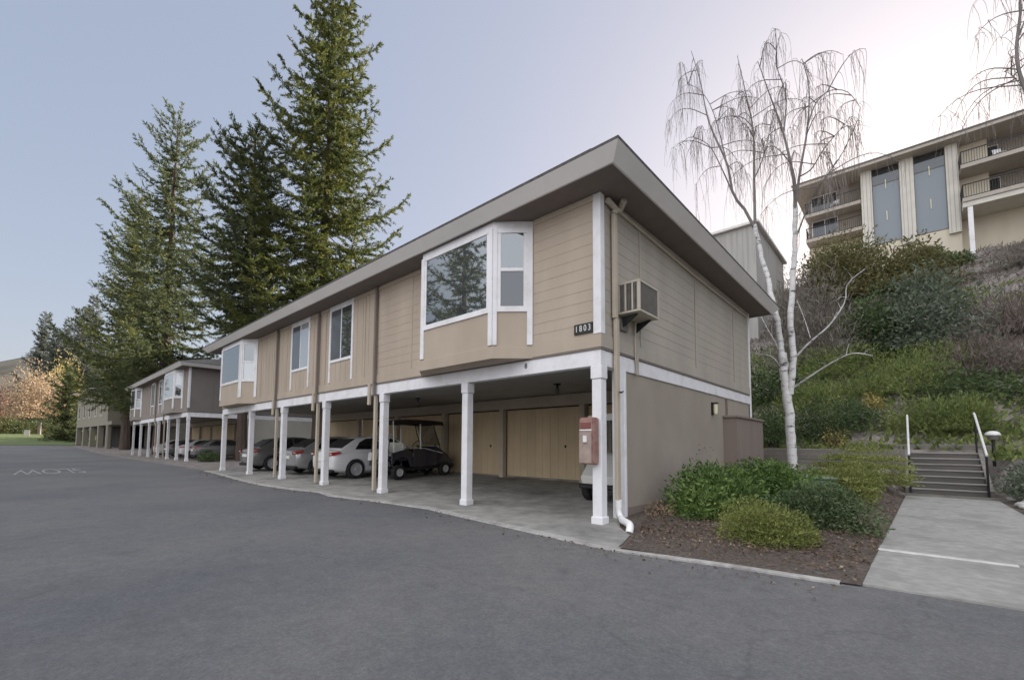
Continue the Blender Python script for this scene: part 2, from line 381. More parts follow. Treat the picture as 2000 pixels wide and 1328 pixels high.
# ================================================================== CARPORT BUILDINGS
LAPM = {}
def lap_wall(mb, p0, p1, z0, z1, out, lap=.185, d=.0045):
    """horizontal lap boards from plan point p0 to p1; out = outward unit normal"""
    z = z0; o = np.array(out)
    while z < z1-.01:
        zt = min(z+lap, z1)
        a0 = np.array([p0[0], p0[1], z]); b0 = np.array([p1[0], p1[1], z]); up = np.array([0, 0, zt-z])
        oo = np.append(o*d, 0)
        mb.add([a0+oo, b0+oo, b0+up, a0+up, a0, b0], [(0, 1, 2, 3), (4, 5, 1, 0)])
        z = zt
def groove_wall(mb, x0, x1, y, z0, z1, pitch=.2, g=.012, dep=.01):
    """upright grooved boards facing -y"""
    x = x0
    while x < x1-.001:
        xe = min(x+pitch, x1)
        mb.add([(x, y, z0), (xe-g, y, z0), (xe-g, y, z1), (x, y, z1)], [(0, 1, 2, 3)])
        mb.add([(xe-g, y, z0), (xe-g, y+dep, z0), (xe-g, y+dep, z1), (xe-g, y, z1)], [(0, 1, 2, 3)])
        mb.add([(xe-g, y+dep, z0), (xe, y+dep, z0), (xe, y+dep, z1), (xe-g, y+dep, z1)], [(0, 1, 2, 3)])
        mb.add([(xe, y+dep, z0), (xe, y, z0), (xe, y, z1), (xe, y+dep, z1)], [(0, 1, 2, 3)])
        x = xe
ZB, ZT, ZS = 2.45, 2.70, 5.22          # beam underside and top, soffit
def carport_building(name, origin, posts, L, bays, wins, pipes, end_open, mats, rear=8.67, rz=0.):
    root = empty(name, origin, rz); mw, mwe, mst, mfa, mtr = mats
    W = rear
    # --- posts: base flare, shaft, head
    for i, s in enumerate(posts):
        p = MB(); c = -s
        p.box(c-.0825, c+.0825, 0, .165, 0.10, 2.24); p.box(c-.1, c+.1, -.018, .183, -.06, .11)
        p.box(c-.098, c+.098, -.014, .178, 2.243, ZB-.002)
        p.build('post', mtr, root, bevel=.008)
    # --- beam round front, end
    b = MB(); b.box(-L, 0, 0, .16, ZB, ZT); b.build('beam', mtr, root, bevel=.006)
    b = MB(); b.box(-.16, -.002, .163, W-.002, ZB, ZT-.002); b.build('beam', mtr, root, bevel=.006)
    b = MB(); b.box(-L-.015, .018, -.018, .02, ZT+.002, ZT+.03); b.box(-.012, .018, .022, W, ZT+.002, ZT+.03); b.build('drip_edge', M_dark if False else M_soffit, root)
    # --- upper walls
    cuts = sorted(list(bays)+[], key=lambda q: q[0])
    spans = []
    x = -L
    for (xa, xb, *_r2) in cuts:
        if xa > x: spans.append((x, xa))
        x = xb
    if x < 0: spans.append((x, 0))
    for (xa, xb) in spans:
        f = MB()
        if xa > -5.0 or L > 25 and False: lap_wall(f, (xa, 0), (xb, 0), 2.95, ZS, (0, -1))
        elif xa > -6.6: lap_wall(f, (xa, 0), (xb, 0), 2.95, ZS, (0, -1))
        else:
            lastlap = -6.5
            groove_wall(f, xa, min(xb, lastlap), 0, 2.95, ZS, .3)
            if xb > lastlap: lap_wall(f, (lastlap, 0), (xb, 0), 2.95, ZS, (0, -1))
        f.build('front_wall', mw, root)
    f = MB(); lap_wall(f, (0, 0), (0, W), 2.95, ZS, (1, 0), .185, .004); f.build('end_wall', mwe, root)
    f = MB(); f.add([(-L, W, 0), (0, W, 0), (0, W, ZS), (-L, W, ZS), (-L, 0, 2.7), (-L, 0, ZS)], [(1, 0, 3, 2)])
    f.add([(-L, 0, 2.7), (-L, W, 2.7), (-L, W, ZS), (-L, 0, ZS)], [(0, 3, 2, 1)]); f.build('rear_wall', mwe, root)
    # band under the boards
    b = MB(); b.box(-L-.012, .022, -.022, .0, ZT+.035, 2.945); b.build('skirt_board', mw, root, bevel=.004); MB().box(.0, .0215, .003, W, ZT+.035, 2.945).build('skirt_board', mwe, root, bevel=.004)
    # --- trims
    b = MB(); b.box(-.115, .026, -.026, .004, 2.95, ZS-.002); b.box(.004, .026, .006, .1, 2.95, ZS-.002); b.build('corner_trim', mtr, root, bevel=.004)
    b = MB(); b.box(.0, .026, W-.1, W+.02, ZB-.4, ZS-.002); b.build('corner_trim', mtr, root, bevel=.004)
    b = MB(); b.box(-L-.02, -L+.1, -.026, .004, 2.95, ZS-.002); b.build('corner_trim', mw, root, bevel=.004)
    for (xa, xb) in spans: MB().box(xa+.03, xb-.12, -.022, .0, ZS-.1, ZS-.003).build('frieze_board', M_tan_trim if mw is M_wall else mw, root)
    for y in (1.38, 4.14, 7.05): MB().box(.006, .02, y-.03, y+.03, 2.95, ZS-.121).build('batten', mwe, root, bevel=.003)
    MB().box(.004, .024, .3, W-.1, ZS-.12, ZS-.003).build('frieze_board', mwe, root)
    for x in [-5.0, -7.1, -9.35, -10.15, -12.2, -13.35, -14.6]:
        if x > -L+4: MB().box(x-.03, x+.03, -.014, .002, 2.95, ZS-.1).build('batten', mw, root, bevel=.003)
    # --- windows flush in the front wall
    for (xa, xb, zs, split, gm) in wins:
        wd = empty('window', (0, 0, 0)); wd.parent = root
        fr = MB()
        for x in (xa, xb-.085): fr.box(x, x+.085, -.03, .0, 2.96, ZS-.004)
        fr.box(xa+.086, xb-.086, -.026, .0, zs-.08, zs); fr.box(xa+.086, xb-.086, -.026, .0, ZS-.16, ZS-.006)
        xm = xa+(xb-xa)*split
        fr.box(xm-.02, xm+.02, -.02, -.003, zs+.001, ZS-.161)
        fr.build('window_frame', mtr, wd, bevel=.004)
        g = MB(); g.box(xa+.087, xm-.021, -.012, -.001, zs+.001, ZS-.161); g.build('pane', gm[0], wd)
        g = MB(); g.box(xm+.021, xb-.087, -.012, -.001, zs+.001, ZS-.161); g.build('pane', gm[1], wd)
    # --- bay windows: (wall left, wall right, depth, glass front, glass side)
    for (xa, xb, dp, gf, gs) in bays:
        by_ = empty('bay_window', (0, 0, 0)); by_.parent = root
        A, B_, C_, D = (xa, 0), (xa+.55, -dp), (xb-.55, -dp), (xb, 0)
        bd = MB(); bd.prism([A, B_, C_, D], 2.94, 3.56); bd.build('bay_panel', mw, by_)
        o = .025
        bd = MB(); bd.prism([(xa-.03, .0), (B_[0]-.015, -dp-o), (C_[0]+.015, -dp-o), (xb+.03, .0)], 2.72, 2.935); bd.build('bay_skirt', mw, by_, bevel=.004)
        bd = MB(); bd.prism([A, B_, C_, D], 5.1, ZS-.002); bd.build('bay_head', mtr, by_)
        fr = MB(); g1 = MB(); g2 = MB()
        def face(P, Q, mb_, t0, t1, z0, z1, n0, n1):
            P = np.array(P); Q = np.array(Q); d = (Q-P); nrm = np.array([d[1], -d[0]])/np.linalg.norm(d)
            a = P+d*t0; c = P+d*t1
            q = [(*(a+nrm*n0), z0), (*(c+nrm*n0), z0), (*(c+nrm*n0), z1), (*(a+nrm*n0), z1)]
            mb_.slab(q, (*(nrm*(n1-n0)), 0))
        Lf = (C_[0]-B_[0]); w = .1/Lf
        face(B_, C_, fr, 0, w, 2.96, 5.095, .0, .03); face(B_, C_, fr, 1-w, 1, 2.96, 5.095, .0, .03)
        face(B_, C_, fr, w, 1-w, 3.56, 3.66, .0, .026); face(B_, C_, fr, w, 1-w, 5.03, 5.09, .0, .022)
        face(B_, C_, fr, w, w+.025, 3.662, 5.028, .0, .018); face(B_, C_, fr, 1-w-.025, 1-w, 3.662, 5.028, .0, .018)
        face(B_, C_, g1, w+.0255, 1-w-.0255, 3.662, 5.028, -.02, .006)
        Ls = math.hypot(.55, dp); w = .1/Ls
        for (P, Q) in ((C_, D), (A, B_)):
            face(P, Q, fr, .0, w*.75, 2.96, 5.094, .0, .028); face(P, Q, fr, 1-w, 1, 2.96, 5.094, .0, .028)
            face(P, Q, fr, w*.75, 1-w, 3.56, 3.66, .0, .026); face(P, Q, fr, w*.75, 1-w, 5.0, 5.09, .0, .022)
            face(P, Q, fr, w*.75, w*.75+.09, 3.662, 4.998, .0, .017); face(P, Q, fr, 1-w-.09, 1-w, 3.662, 4.998, .0, .017)
            face(P, Q, fr, w*.75+.091, 1-w-.091, 4.30, 4.36, .0, .016)
            for (ga, gb, gn, gm_) in ((3.662, 4.299, .002, gs), (4.361, 4.998, .006, gf)):
                gp = MB(); face(P, Q, gp, w*.75+.091, 1-w-.091, ga, gb, -.02, gn); gp.build('pane', gm_, by_)
        fr.build('window_frame', mtr, by_, bevel=.003); g1.build('pane', gf, by_)
    # --- roof: low hip, sloping fascia, flat soffit
    ot, ob, zt = .716, .55, 5.40
    rt = [(-L-ot, -ot), (ot, -ot), (ot, W+ot), (-L-ot, W+ot)]; rb = [(-L-ob, -ob), (ob, -ob), (ob, W+ob), (-L-ob, W+ob)]
    rf = MB(); hy = W/2+ot; k = 1.3/hy; zt2 = zt+.035; e = .012
    V = [(x+(e if x > 0 else -e), y+(e if y > 0 else -e), zt2) for x, y in rt]+[(-L-ot+hy, W/2, zt+1.3), (ot-hy, W/2, zt+1.3)]
    rf.add(V, [(0, 1, 5, 4), (1, 2, 5), (2, 3, 4, 5), (3, 0, 4)])
    rf.add([(x, y, zt+.002) for x, y in rt]+V[:4], [(0, 1, 5, 4), (1, 2, 6, 5), (2, 3, 7, 6), (3, 0, 4, 7)])
    roof = rf.build('roof', M_shingle, root)
    b = MB(); b.box(-L-ot+.3, .25, -ot+.06, -ot+.2, zt+.05, zt+.1); b.build('roof_flashing', M_shingle, roof)
    fa = MB(); fa.add([(x, y, zt) for x, y in rt]+[(x, y, 5.215) for x, y in rb]+[(x+(-.03 if x > 0 else .03), y+(-.03 if y > 0 else .03), 5.215) for x, y in rb],
           [(i, i+4, (i+1) % 4+4, (i+1) % 4) for i in range(4)]+[(i+4, i+8, (i+1) % 4+8, (i+1) % 4+4) for i in range(4)])
    fa.build('fascia', mfa, roof)
    so = MB(); so.add([(x, y, 5.224) for x, y in rb], [(0, 3, 2, 1)]); so.build('soffit', M_soffit, roof)
    # --- carport inside
    b = MB(); b.add([(-L, .0, 2.72), (0, .0, 2.72), (0, W, 2.72), (-L, W, 2.72)], [(0, 3, 2, 1)]); b.build('ceiling', M_ceiling, root)
    yb = 4.75
    b = MB(); b.box(-L, -.17, yb-.02, yb+.2, 2.37, 2.70); b.build('lintel', M_tan_trim, root, bevel=.005)
    px_ = [x for x in posts]
    b = MB(); b.box(-L, -.17, yb+.1, yb+.3, -.02, .18); b.build('plinth', M_concrete, root)
    for i, s in enumerate(posts[1:], 0):
        xc = -s-.2 if i else -3.38
        if i == 1: xc = -6.53
        p = MB(); p.box(xc-.085, xc+.085, yb-.09, yb+.09, .05, 2.369); p.build('pilaster', M_tan_trim, root, bevel=.006)
    prevx = -.2
    for i, s in enumerate(posts[1:], 0):
        xc = -s-.2 if i else -3.38
        if i == 1: xc = -6.53
        d = empty('storage_door', (0, 0, 0)); d.parent = root
        f = MB(); groove_wall(f, xc+.09, prevx-.09 if i else prevx, yb+.12, .19, 2.33, .3, .008, .008); f.build('door_panel', M_ochre, d)
        mid = xc+.09+(prevx-xc)*.75
        f = MB(); f.box(mid-.02, mid+.02, yb+.085, yb+.115, 1.12, 1.2); f.build('handle', M_black, d)
        f = MB(); f.box(xc+.086, prevx-.086, yb+.11, yb+.16, 2.331, 2.37); f.build('door_frame', M_dark, d)
        prevx = xc
    # --- end wall of the carport, under the beam
    f = MB(); f.box(-.12, -.03, end_open, W-.002, .16, ZB); f.build('carport_end_wall', mst, root)
    f = MB(); f.box(-.16, -.01, end_open+.002, W, -.1, .155); f.build('foundation', M_brown if mst is M_stucco else M_concrete, root)
    f = MB(); f.box(-.13, .02, end_open-.2, end_open-.002, .02, ZB-.003); f.box(.0, .03, end_open-.06, end_open-.0, .03, ZB-.003); f.build('corner_board', mtr, root, bevel=.005)
    # --- downspouts
    for x in pipes:
        p = MB(); p.box(x-.035, x+.035, -.1, -.032, 2.74, ZS-.02); p.box(x-.035, x+.035, -.1, -.032, 2.42, 2.735)
        d = p.build('downspout', M_soffit, root, bevel=.006)  # upper pipe given the dark soffit colour for the shading on it
        p = MB(); p.box(x-.1, x-.02, -.01, .07, .04, 2.44); p.build('lower_pipe', M_tan_trim, d, bevel=.006)
        p = MB(); p.box(x-.33, x-.23, -.06, -.004, 2.2, 2.74); p.build('vent_cover', M_tan_trim, d, bevel=.005)
    return root

mats1 = (M_wall, M_wall_end, M_stucco, M_fascia, M_white)
posts1 = [.0825, 3.14, 6.21, 9.33, 12.46, 15.64, 19.05]
B1 = carport_building('apartment_building', (0, 0, 0), posts1, 19.13,
    [(-4.56, -1.37, .45, M_glass, M_curtain), (-18.5, -15.0, .42, M_glass, M_pale_curtain)],
    [(-9.08, -7.70, 3.62, .5, (M_curtain, M_glass)), (-11.83, -10.42, 3.64, .5, (M_curtain, M_pale_curtain))],
    [-6.47, -9.72, -12.92], .77, mats1)
tag(B1, 'nearest tan two storey apartment block raised over a carport with white posts', 'building')

M_wall2 = mat('grey_brown_siding', (.27, .235, .205), .8, .06, 1.6, .1, 90, streak=(1, 1, .25))
M_wall2e = mat('dark_grey_siding', (.19, .175, .16), .8, .06, 1.6, .1, 90)
M_pl2 = mat('pale_plaster', (.42, .41, .36), .9, .06, 1.2, .2, 120)
posts2 = [.0825, 2.9, 5.9, 9.4, 13.3, 17.2, 21.0]
B2 = carport_building('apartment_building', (-32.5, 1.5, 0), posts2, 21.1,
    [(-5.6, -1.5, .45, M_pale_curtain, M_glass), (-20.4, -17.0, .42, M_curtain, M_glass)],
    [(-9.4, -8.0, 3.6, .5, (M_glass, M_pale_curtain)), (-12.6, -11.2, 3.6, .5, (M_curtain, M_curtain))],
    [-7.0, -10.2], 3.2, (M_wall2, M_wall2e, M_pl2, M_fascia, M_white))
B2.scale = (1, 1, 1.21)
tag(B2, 'second carport apartment block along the road, greyer and further off behind the tan one', 'building')

# --- things fixed to the near building
d = empty('downpipe', (.0, .0, 0))
tag(d, 'beige downpipe at the near corner running from the eave into a white drain pipe', 'downpipe')
p = MB(); p.box(.03, .09, .31, .41, 3.25, 4.98); p.box(.03, .09, .345, .445, .30, 3.249); p.build('pipe', M_tan_trim, d, bevel=.006)
p = MB(); p.tube([(.06, .36, 4.98), (.06, .38, 5.06), (.1, .5, 5.12), (.22, .4, 5.18)], .055, 8); p.tube([(.06, .14, 5.13), (.06, .38, 5.10)], .05, 8); p.build('elbow', M_accase, d, smooth=True)
p = MB(); q0 = np.array([.07, .39, .0])
p.tube([q0+(0, 0, .34), q0+(0, 0, .18), q0+(.02, -.01, .11), q0+(.08, -.05, .07), (.28, .12, .085), (.50, -.10, .085), (.545, -.16, .075), (.57, -.22, .03), (.575, -.25, -.01)], .052, 12)
p.tube([q0+(0, 0, .22), q0+(0, 0, .345)], .058, 12); p.build('drain_pipe', M_pvc, d, smooth=True)
p = MB(); p.tube([(.11, .39, 2.05), (.16, .37, 2.04)], .016, 6); p.tube([(.16, .33, 2.04), (.16, .42, 2.06)], .01, 6); p.build('clamp', M_black, d)
p = MB(); p.tube([(.03, .5, 5.13), (.03, 4, 5.05), (.03, 8.4, 5.05)], .032, 6)
tag(p.build('conduit', M_accase, None, smooth=True), 'thin beige conduit running under the eave of the end wall', 'conduit')

ac = empty('air_conditioner', (0, .88, 3.35)); tag(ac, 'boxy beige air conditioner sticking out of the end wall', 'air conditioner')
y0, y1, z0, z1, xo = -.36, .36, .0, .52, .41
b = MB(); t_ = .035
b.box(.022, xo, y0, y1, z0, z0+t_); b.box(.022, xo, y0, y1, z1-t_, z1)
for yy in (y0, y1-t_): b.box(xo-.05, xo+.001, yy, yy+t_, z0+t_+.001, z1-t_-.001)
for xx in (.022, .14, .265): b.box(xx, xx+.03, y0-.001, y0+.02, z0+t_+.001, z1-t_-.001)
b.build('casing', M_accase, ac, bevel=.004)
b = MB()
for k in range(13):
    xx = .035+k*.028; b.box(xx, xx+.009, y0+.006, y0+.03, z0+t_+.002, z1-t_-.002)
b.box(.022, xo-.02, y0+.03, y1-.03, z0+t_+.002, z1-t_-.002)
b.build('side_grille', M_acgrille, ac)
b = MB()
for k in range(22):
    yy = y0+.05+k*.031; b.box(xo-.02, xo-.008, yy, yy+.008, z0+t_+.002, z1-t_-.002)
b.build('coil_grille', M_acgrille, ac)
for yy in (y0+.1, y1-.12): MB().slab([(.024, yy, -.03), (xo-.1, yy, -.004), (xo-.1, yy+.04, -.004), (.024, yy+.02, -.2)], (0, .015, 0)).build('under_shadow', M_black, ac)  # black wedges standing for the dark shadow under the casing
b = MB(); b.box(.024, .045, y0+.06, y0+.3, -.24, -.05); b.build('vent', M_acgrille, ac)
b = MB(); b.tube([(.06, .2, .0), (.05, .2, -.36), (.05, .2, -.70)], .012, 6); b.build('cable', M_tan_trim, ac)
b = MB(); b.box(.03, .06, 1.12, 1.18, 2.42, 2.82); tag(b.build('cable_cover', M_wall_end, bevel=.004), 'small upright cable cover on the white end beam', 'cable cover')

b = MB(); b.box(-.475, -.13, -.032, -.0085, 2.985, 3.15)
np_ = tag(b.build('house_number_sign', M_plate, bevel=.003), 'black house number sign reading 1803 beside the white corner trim', 'sign')
for k, ch in enumerate('1803'):
    o = text_mesh('digit', ch, .14, M_digit, .002, np_)
    o.data.transform(Matrix.Scale(.78, 4, (1, 0, 0)))
    o.rotation_euler = (R(90), 0, 0); o.location = (-.425+k*.081, -.0345, 3.067)
o = tag(text_mesh('unit_number', '8', .13, M_black, .002), 'tiny dark unit number on the beam below the bay window', 'number')
o.rotation_euler = (R(90), 0, 0); o.location = (-1.52, -.006, 2.60)

cb = empty('extinguisher_cabinet', (-.165, .018, .91)); tag(cb, 'weathered red fire extinguisher cabinet mounted on the corner post', 'cabinet')
b = MB()
b.prism([(-.13, -.19), (.13, -.19), (.13, -.02), (-.13, -.02)], 0, .72); b.build('case', M_red, cb, bevel=.02, seg=2)
b = MB(); b.slab([(-.12, -.195, .02), (.1, -.195, .02), (.1, -.195, .5), (-.12, -.195, .5)], (0, -.008, 0)); b.build('clear_cover', M_redglass, cb, bevel=.003)
b = MB(); b.box(-.115, .1, -.2, -.193, .515, .535); b.build('label_strip', M_digit, cb)
b = MB(); b.box(-.1, .085, -.2, -.192, .55, .64); b.build('window', mat('dull_red', (.2, .07, .06), .5), cb)
b = MB(); b.lathe([(.0, 0), (.035, 0), (.035, .1), (0, .1)], (-.01, -.206, .34), 'z', 10); b.build('extinguisher', M_digit, cb)

def wall_lamp(loc):
    l = empty('wall_lamp', loc); tag(l, 'small wall lamp with pale glass near the far end of the end wall', 'lamp')
    b = MB(); b.box(-.03, .02, -.06, .06, -.15, .16); b.box(.02, .13, -.06, .06, .12, .15); b.build('back_plate', M_black, l, bevel=.004)
    b = MB(); b.lathe([(.04, -.13), (.05, -.08), (.05, .1), (.03, .118)], (.075, 0, 0), 'z', 10); b.build('lamp_glass', M_lamp, l, smooth=True)
wall_lamp((-.02, 5.25, 2.1))
g = empty('utility_closet', (0, 7.3, 0)); tag(g, 'brown boarded utility closet against the end wall', 'closet')
b = MB(); b.box(-.028, .30, -1.2, 1.42, -.1, 1.92); b.build('boards', M_brown, g, bevel=.004)
b = MB(); b.box(-.025, .34, -1.25, 1.48, 1.922, 1.98); b.build('cap', M_brown, g, bevel=.004)
b = MB(); b.box(-.02, .02, -.98, -.94, 1.981, 2.44); b.build('conduit', M_brown, g)
for (x, y, l) in ((-2.95, 2.9, 'dark ceiling lamp hanging in the nearest carport bay'), (-8.5, 2.75, 'dark ceiling lamp hanging over the golf cart bay')):
    t = empty('ceiling_lamp', (x, y, 2.72)); tag(t, l, 'lamp', 'lamps under the carport ceiling')
    b = MB(); b.lathe([(.09, 0), (.09, -.03), (.03, -.035), (.03, -.09)], n=12); b.build('mount', M_black, t)
    b = MB(); b.lathe([(.03, -.09), (.055, -.12), (.05, -.23), (.02, -.26)], n=12); b.build('shade', M_acgrille, t)

# leaves and grit blown against the kerb
n = 900; ex = RNG.uniform(-18, 3.1, n); ey = np.interp(ex, [e_[0] for e_ in edge[::-1]]+[3.1], [e_[1] for e_ in edge[::-1]]+[-1.09])-np.abs(RNG.normal(size=n))*.22-.01
V, Fc = scatter_quads(np.stack([ex, ey, np.full(n, .006)], 1), .035, RNG, .15)
tag(npmesh('road_leaves', V, Fc, M_litter), 'scattered dry leaves along the edge of the asphalt', 'leaf litter', kind='stuff')
# ================================================================== VEHICLES
def eval_mesh(o):
    bpy.context.view_layer.update()
    me = bpy.data.meshes.new_from_object(o.evaluated_get(bpy.context.evaluated_depsgraph_get())); return me
def sedan_parts():
    """meshes of a saloon, nose to +y, 4.25 m long"""
    st = [(-2.12, .42, .80, .66), (-2.07, .27, .95, .79), (-1.75, .2, .985, .86), (-1.2, .17, .97, .89), (-.4, .16, .94, .9), (.5, .16, .93, .9), (1.2, .17, .9, .89), (1.7, .2, .80, .85), (2.05, .26, .68, .74), (2.12, .4, .58, .6)]
    V = []; Fc = []
    for (y, zb, zt, hw) in st:
        zm = zb+(zt-zb)*.5
        ring = [(0, zb), (hw*.86, zb), (hw*.97, zb+.1), (hw, zm), (hw*.985, zt-.14), (hw*.9, zt-.02), (hw*.6, zt+.015), (0, zt+.03)]
        ring = ring+[(-x, z) for x, z in ring[-2:0:-1]]
        V += [(x, y, z) for x, z in ring]
    k = 14
    for i in range(len(st)-1):
        for j in range(k): Fc.append((i*k+j, i*k+(j+1) % k, (i+1)*k+(j+1) % k, (i+1)*k+j))
    Fc += [tuple(range(k-1, -1, -1)), tuple(range((len(st)-1)*k, len(st)*k))]
    me = bpy.data.meshes.new('b'); me.from_pydata(V, [], Fc)
    bm = bmesh.new(); bm.from_mesh(me); bmesh.ops.recalc_face_normals(bm, faces=bm.faces); bm.to_mesh(me); bm.free()
    o = bpy.data.objects.new('b', me); COL.objects.link(o)
    md = o.modifiers.new('s', 'SUBSURF'); md.levels = 2
    c = MB()
    for y in (-1.30, 1.28): c.lathe([(.36, -1.2), (.36, -.62)], (0, y, .325), 'x', 32); c.lathe([(.36, .62), (.36, 1.2)], (0, y, .325), 'x', 32)
    co = c.build('c', M_dark)
    bm = bmesh.new(); bm.from_mesh(co.data); bmesh.ops.recalc_face_normals(bm, faces=bm.faces); bm.to_mesh(co.data); bm.free()
    bo = o.modifiers.new('x', 'BOOLEAN'); bo.operation = 'DIFFERENCE'; bo.object = co; bo.solver = 'EXACT'
    body = eval_mesh(o)
    for q in (o, co): bpy.data.objects.remove(q)
    body.polygons.foreach_set('use_smooth', [True]*len(body.polygons)); body.set_sharp_from_angle(angle=R(40))
    # cabin
    prof = [(-1.82, .965), (-1.55, 1.13), (-1.12, 1.36), (-.7, 1.42), (-.2, 1.44), (.3, 1.41), (.62, 1.33), (1.0, 1.13), (1.3, .93)]
    hw = lambda z: .80-.25*max(0, (z-.93))/.51
    m_ = MB(); V = []
    for (y, z) in prof: V += [(-hw(z), y, z), (-hw(z)*.6, y, z+.02), (hw(z)*.6, y, z+.02), (hw(z), y, z)]
    n = len(prof); Fc = [(i*4+j, i*4+j+1, i*4+5+j, i*4+4+j) for i in range(n-1) for j in range(3)]
    base = len(V)
    for (y, z) in prof: V += [(-.82, y, .9), (.82, y, .9)]
    for i in range(n-1):
        Fc.append((i*4+3, base+2*i+1, base+2*i+3, i*4+7)); Fc.append((i*4, i*4+4, base+2*i+2, base+2*i))
    m_.add(V, Fc)
    def side(pts):
        return [MB().slab([(sgn*(hw(z)+.004), y, z) for y, z in pts], (sgn*.008, 0, 0)) for sgn in (1, -1)]
    sw = side([(-1.28, 1.0), (-.34, .975), (-.34, 1.375), (-.78, 1.36), (-1.05, 1.24)])
    sf = side([(-.26, .975), (1.05, .965), (.66, 1.22), (.32, 1.355), (-.26, 1.375)])
    rw = MB(); rw.slab([(-.64, -1.72, 1.045), (.64, -1.72, 1.045), (.53, -1.17, 1.35), (-.53, -1.17, 1.35)], (0, -.012, .02))
    ws = MB(); ws.slab([(-.66, 1.2, 1.01), (.66, 1.2, 1.01), (.55, .68, 1.32), (-.55, .68, 1.32)], (0, .012, .02))
    return body, m_, (*sw, *sf, rw, ws)
M_carglass = glassmat('car_glass', (.012, .013, .014), .12)
M_tail = paint('tail_lamp', (.32, .02, .02), .2)
M_tailw = paint('tail_lamp_clear', (.6, .6, .6), .2)
def make_sedan(label, pm):
    root = empty('parked_car', (0, 0, 0)); tag(root, label, 'car', 'cars parked under the carport')
    body, cab, gl = sedan_parts()
    body.materials.clear(); body.materials.append(pm)
    o = bpy.data.objects.new('body', body); COL.objects.link(o); o.parent = root
    c = cab.build('cabin', pm, root, smooth=True)
    for g, nm in zip(gl, ('side_window', 'side_window', 'side_window', 'side_window', 'rear_window', 'windscreen')): g.build(nm, M_carglass, c)
    for sx in (1, -1):
        t = MB(); t.slab([(sx*.50, -2.13, .80), (sx*.78, -2.05, .82), (sx*.85, -1.8, .90), (sx*.80, -1.85, .94), (sx*.70, -2.07, .93), (sx*.50, -2.12, .90)], (sx*.015, -.02, 0)); t.build('tail_light', M_tail, root, bevel=.006)
        t = MB(); t.box(sx*.62, sx*.74, -2.135, -2.11, .84, .88); t.build('reversing_light', M_tailw, root)
        t = MB(); t.slab([(sx*.58, 2.09, .56), (sx*.80, 1.9, .62), (sx*.80, 1.85, .70), (sx*.58, 2.06, .66)], (sx*.01, .03, 0)); t.build('headlight', M_tailw, root, bevel=.006)
        t = MB(); t.box(sx*.86, sx*1.0, .78, .90, .95, 1.06); t.build('mirror', pm, root, bevel=.03)
        t = MB(); t.box(sx*.893, sx*.915, -.55, -.40, .82, .85); t.box(sx*.893, sx*.915, .35, .5, .82, .85); t.build('handle', pm, root, bevel=.005)
    t = MB(); t.box(-.26, .26, -2.15, -2.12, .62, .74); t.build('number_plate', M_digit, root, bevel=.006)
    t = MB(); t.box(-.70, .70, -2.13, -2.0, .24, .34); t.build('bumper_insert', M_rubber, root, bevel=.02)
    for y in (-1.30, 1.28):
        for sx in (1, -1):
            w = empty('wheel', (sx*.79, y, .325)); w.parent = root
            q = MB(); q.lathe([(.22, -.1), (.30, -.1), (.325, -.07), (.325, .07), (.30, .1), (.22, .1)], axis='x', n=28, cap=False); q.build('tyre', M_rubber, w, smooth=True)
            q = MB(); q.lathe([(.05, sx*.02), (.215, sx*.02), (.225, sx*.08)], axis='x', n=28, cap=False); q.lathe([(0, sx*.018), (.2, sx*.018)], axis='x', n=28, cap=False)
            for k in range(5):
                a = 2*math.pi*k/5
                for da in (-.16, .16):
                    q.slab([(sx*.085, .04*math.cos(a+da*4), .04*math.sin(a+da*4)), (sx*.085, .215*math.cos(a+da-.05), .215*math.sin(a+da-.05)), (sx*.085, .215*math.cos(a+da+.05), .215*math.sin(a+da+.05))], (-sx*.02, 0, 0))
            q.lathe([(.0, sx*.06), (.06, sx*.06), (.05, sx*.092), (0, sx*.094)], axis='x', n=12); q.build('rim', M_rim, w)
    for ch in root.children_recursive:           # short bonnet
        if ch.type == 'MESH' and not (ch.parent and ch.parent.name.startswith('wheel')):
            for v in ch.data.vertices:
                if v.co.y > 0: v.co.y *= .84
        elif ch.name.startswith('wheel') and ch.location.y > 0: ch.location.y *= .84
    return root
M_cw = paint('white_car_paint', (.72, .72, .73)); M_cg = paint('grey_car_paint', (.16, .155, .15), .25, .3); M_cs = paint('silver_car_paint', (.38, .38, .38), .25, .4)
def floor_z(y): return .002+.0302*max(0, y)
car = make_sedan('white saloon car parked nose in behind the fourth white post', M_cw)
car.location = (-11.1, 2.82, floor_z(2.8)); car.scale = (1, .95, .97); car.rotation_euler = (R(1.7), 0, 0)
def repaint(root, pm):
    for ch in root.children_recursive:
        if ch.type == 'MESH' and ch.material_slots and ch.material_slots[0].material == M_cw:
            ch.material_slots[0].link = 'OBJECT'; ch.material_slots[0].material = pm
for x, pm, lb in ((-14.0, M_cs, 'silver saloon car parked between the white car and the dark grey car'), (-17.5, M_cg, 'dark grey car in the last bay of the near carport')):
    c = copy_tree(car); c.location.x = x; c.location.y = 2.85 if x > -16 else 2.5; c['label'] = lb; repaint(c, pm)
# cars under the second building, a few pixels each
for x, pm, lb in ((-34.3, M_cg, 'dark car in the first bay of the grey carport'), (-38.6, M_cw, 'white car in the second bay of the grey carport'), (-42.9, M_cg, 'dark car third along under the grey carport'), (-47.5, M_cw, 'white car furthest along under the grey carport')):
    c = copy_tree(car); c.location = (x, 4.3, floor_z(2.8)); c['label'] = lb; c['group'] = 'cars under the grey building'; repaint(c, pm) if pm != M_cw else None

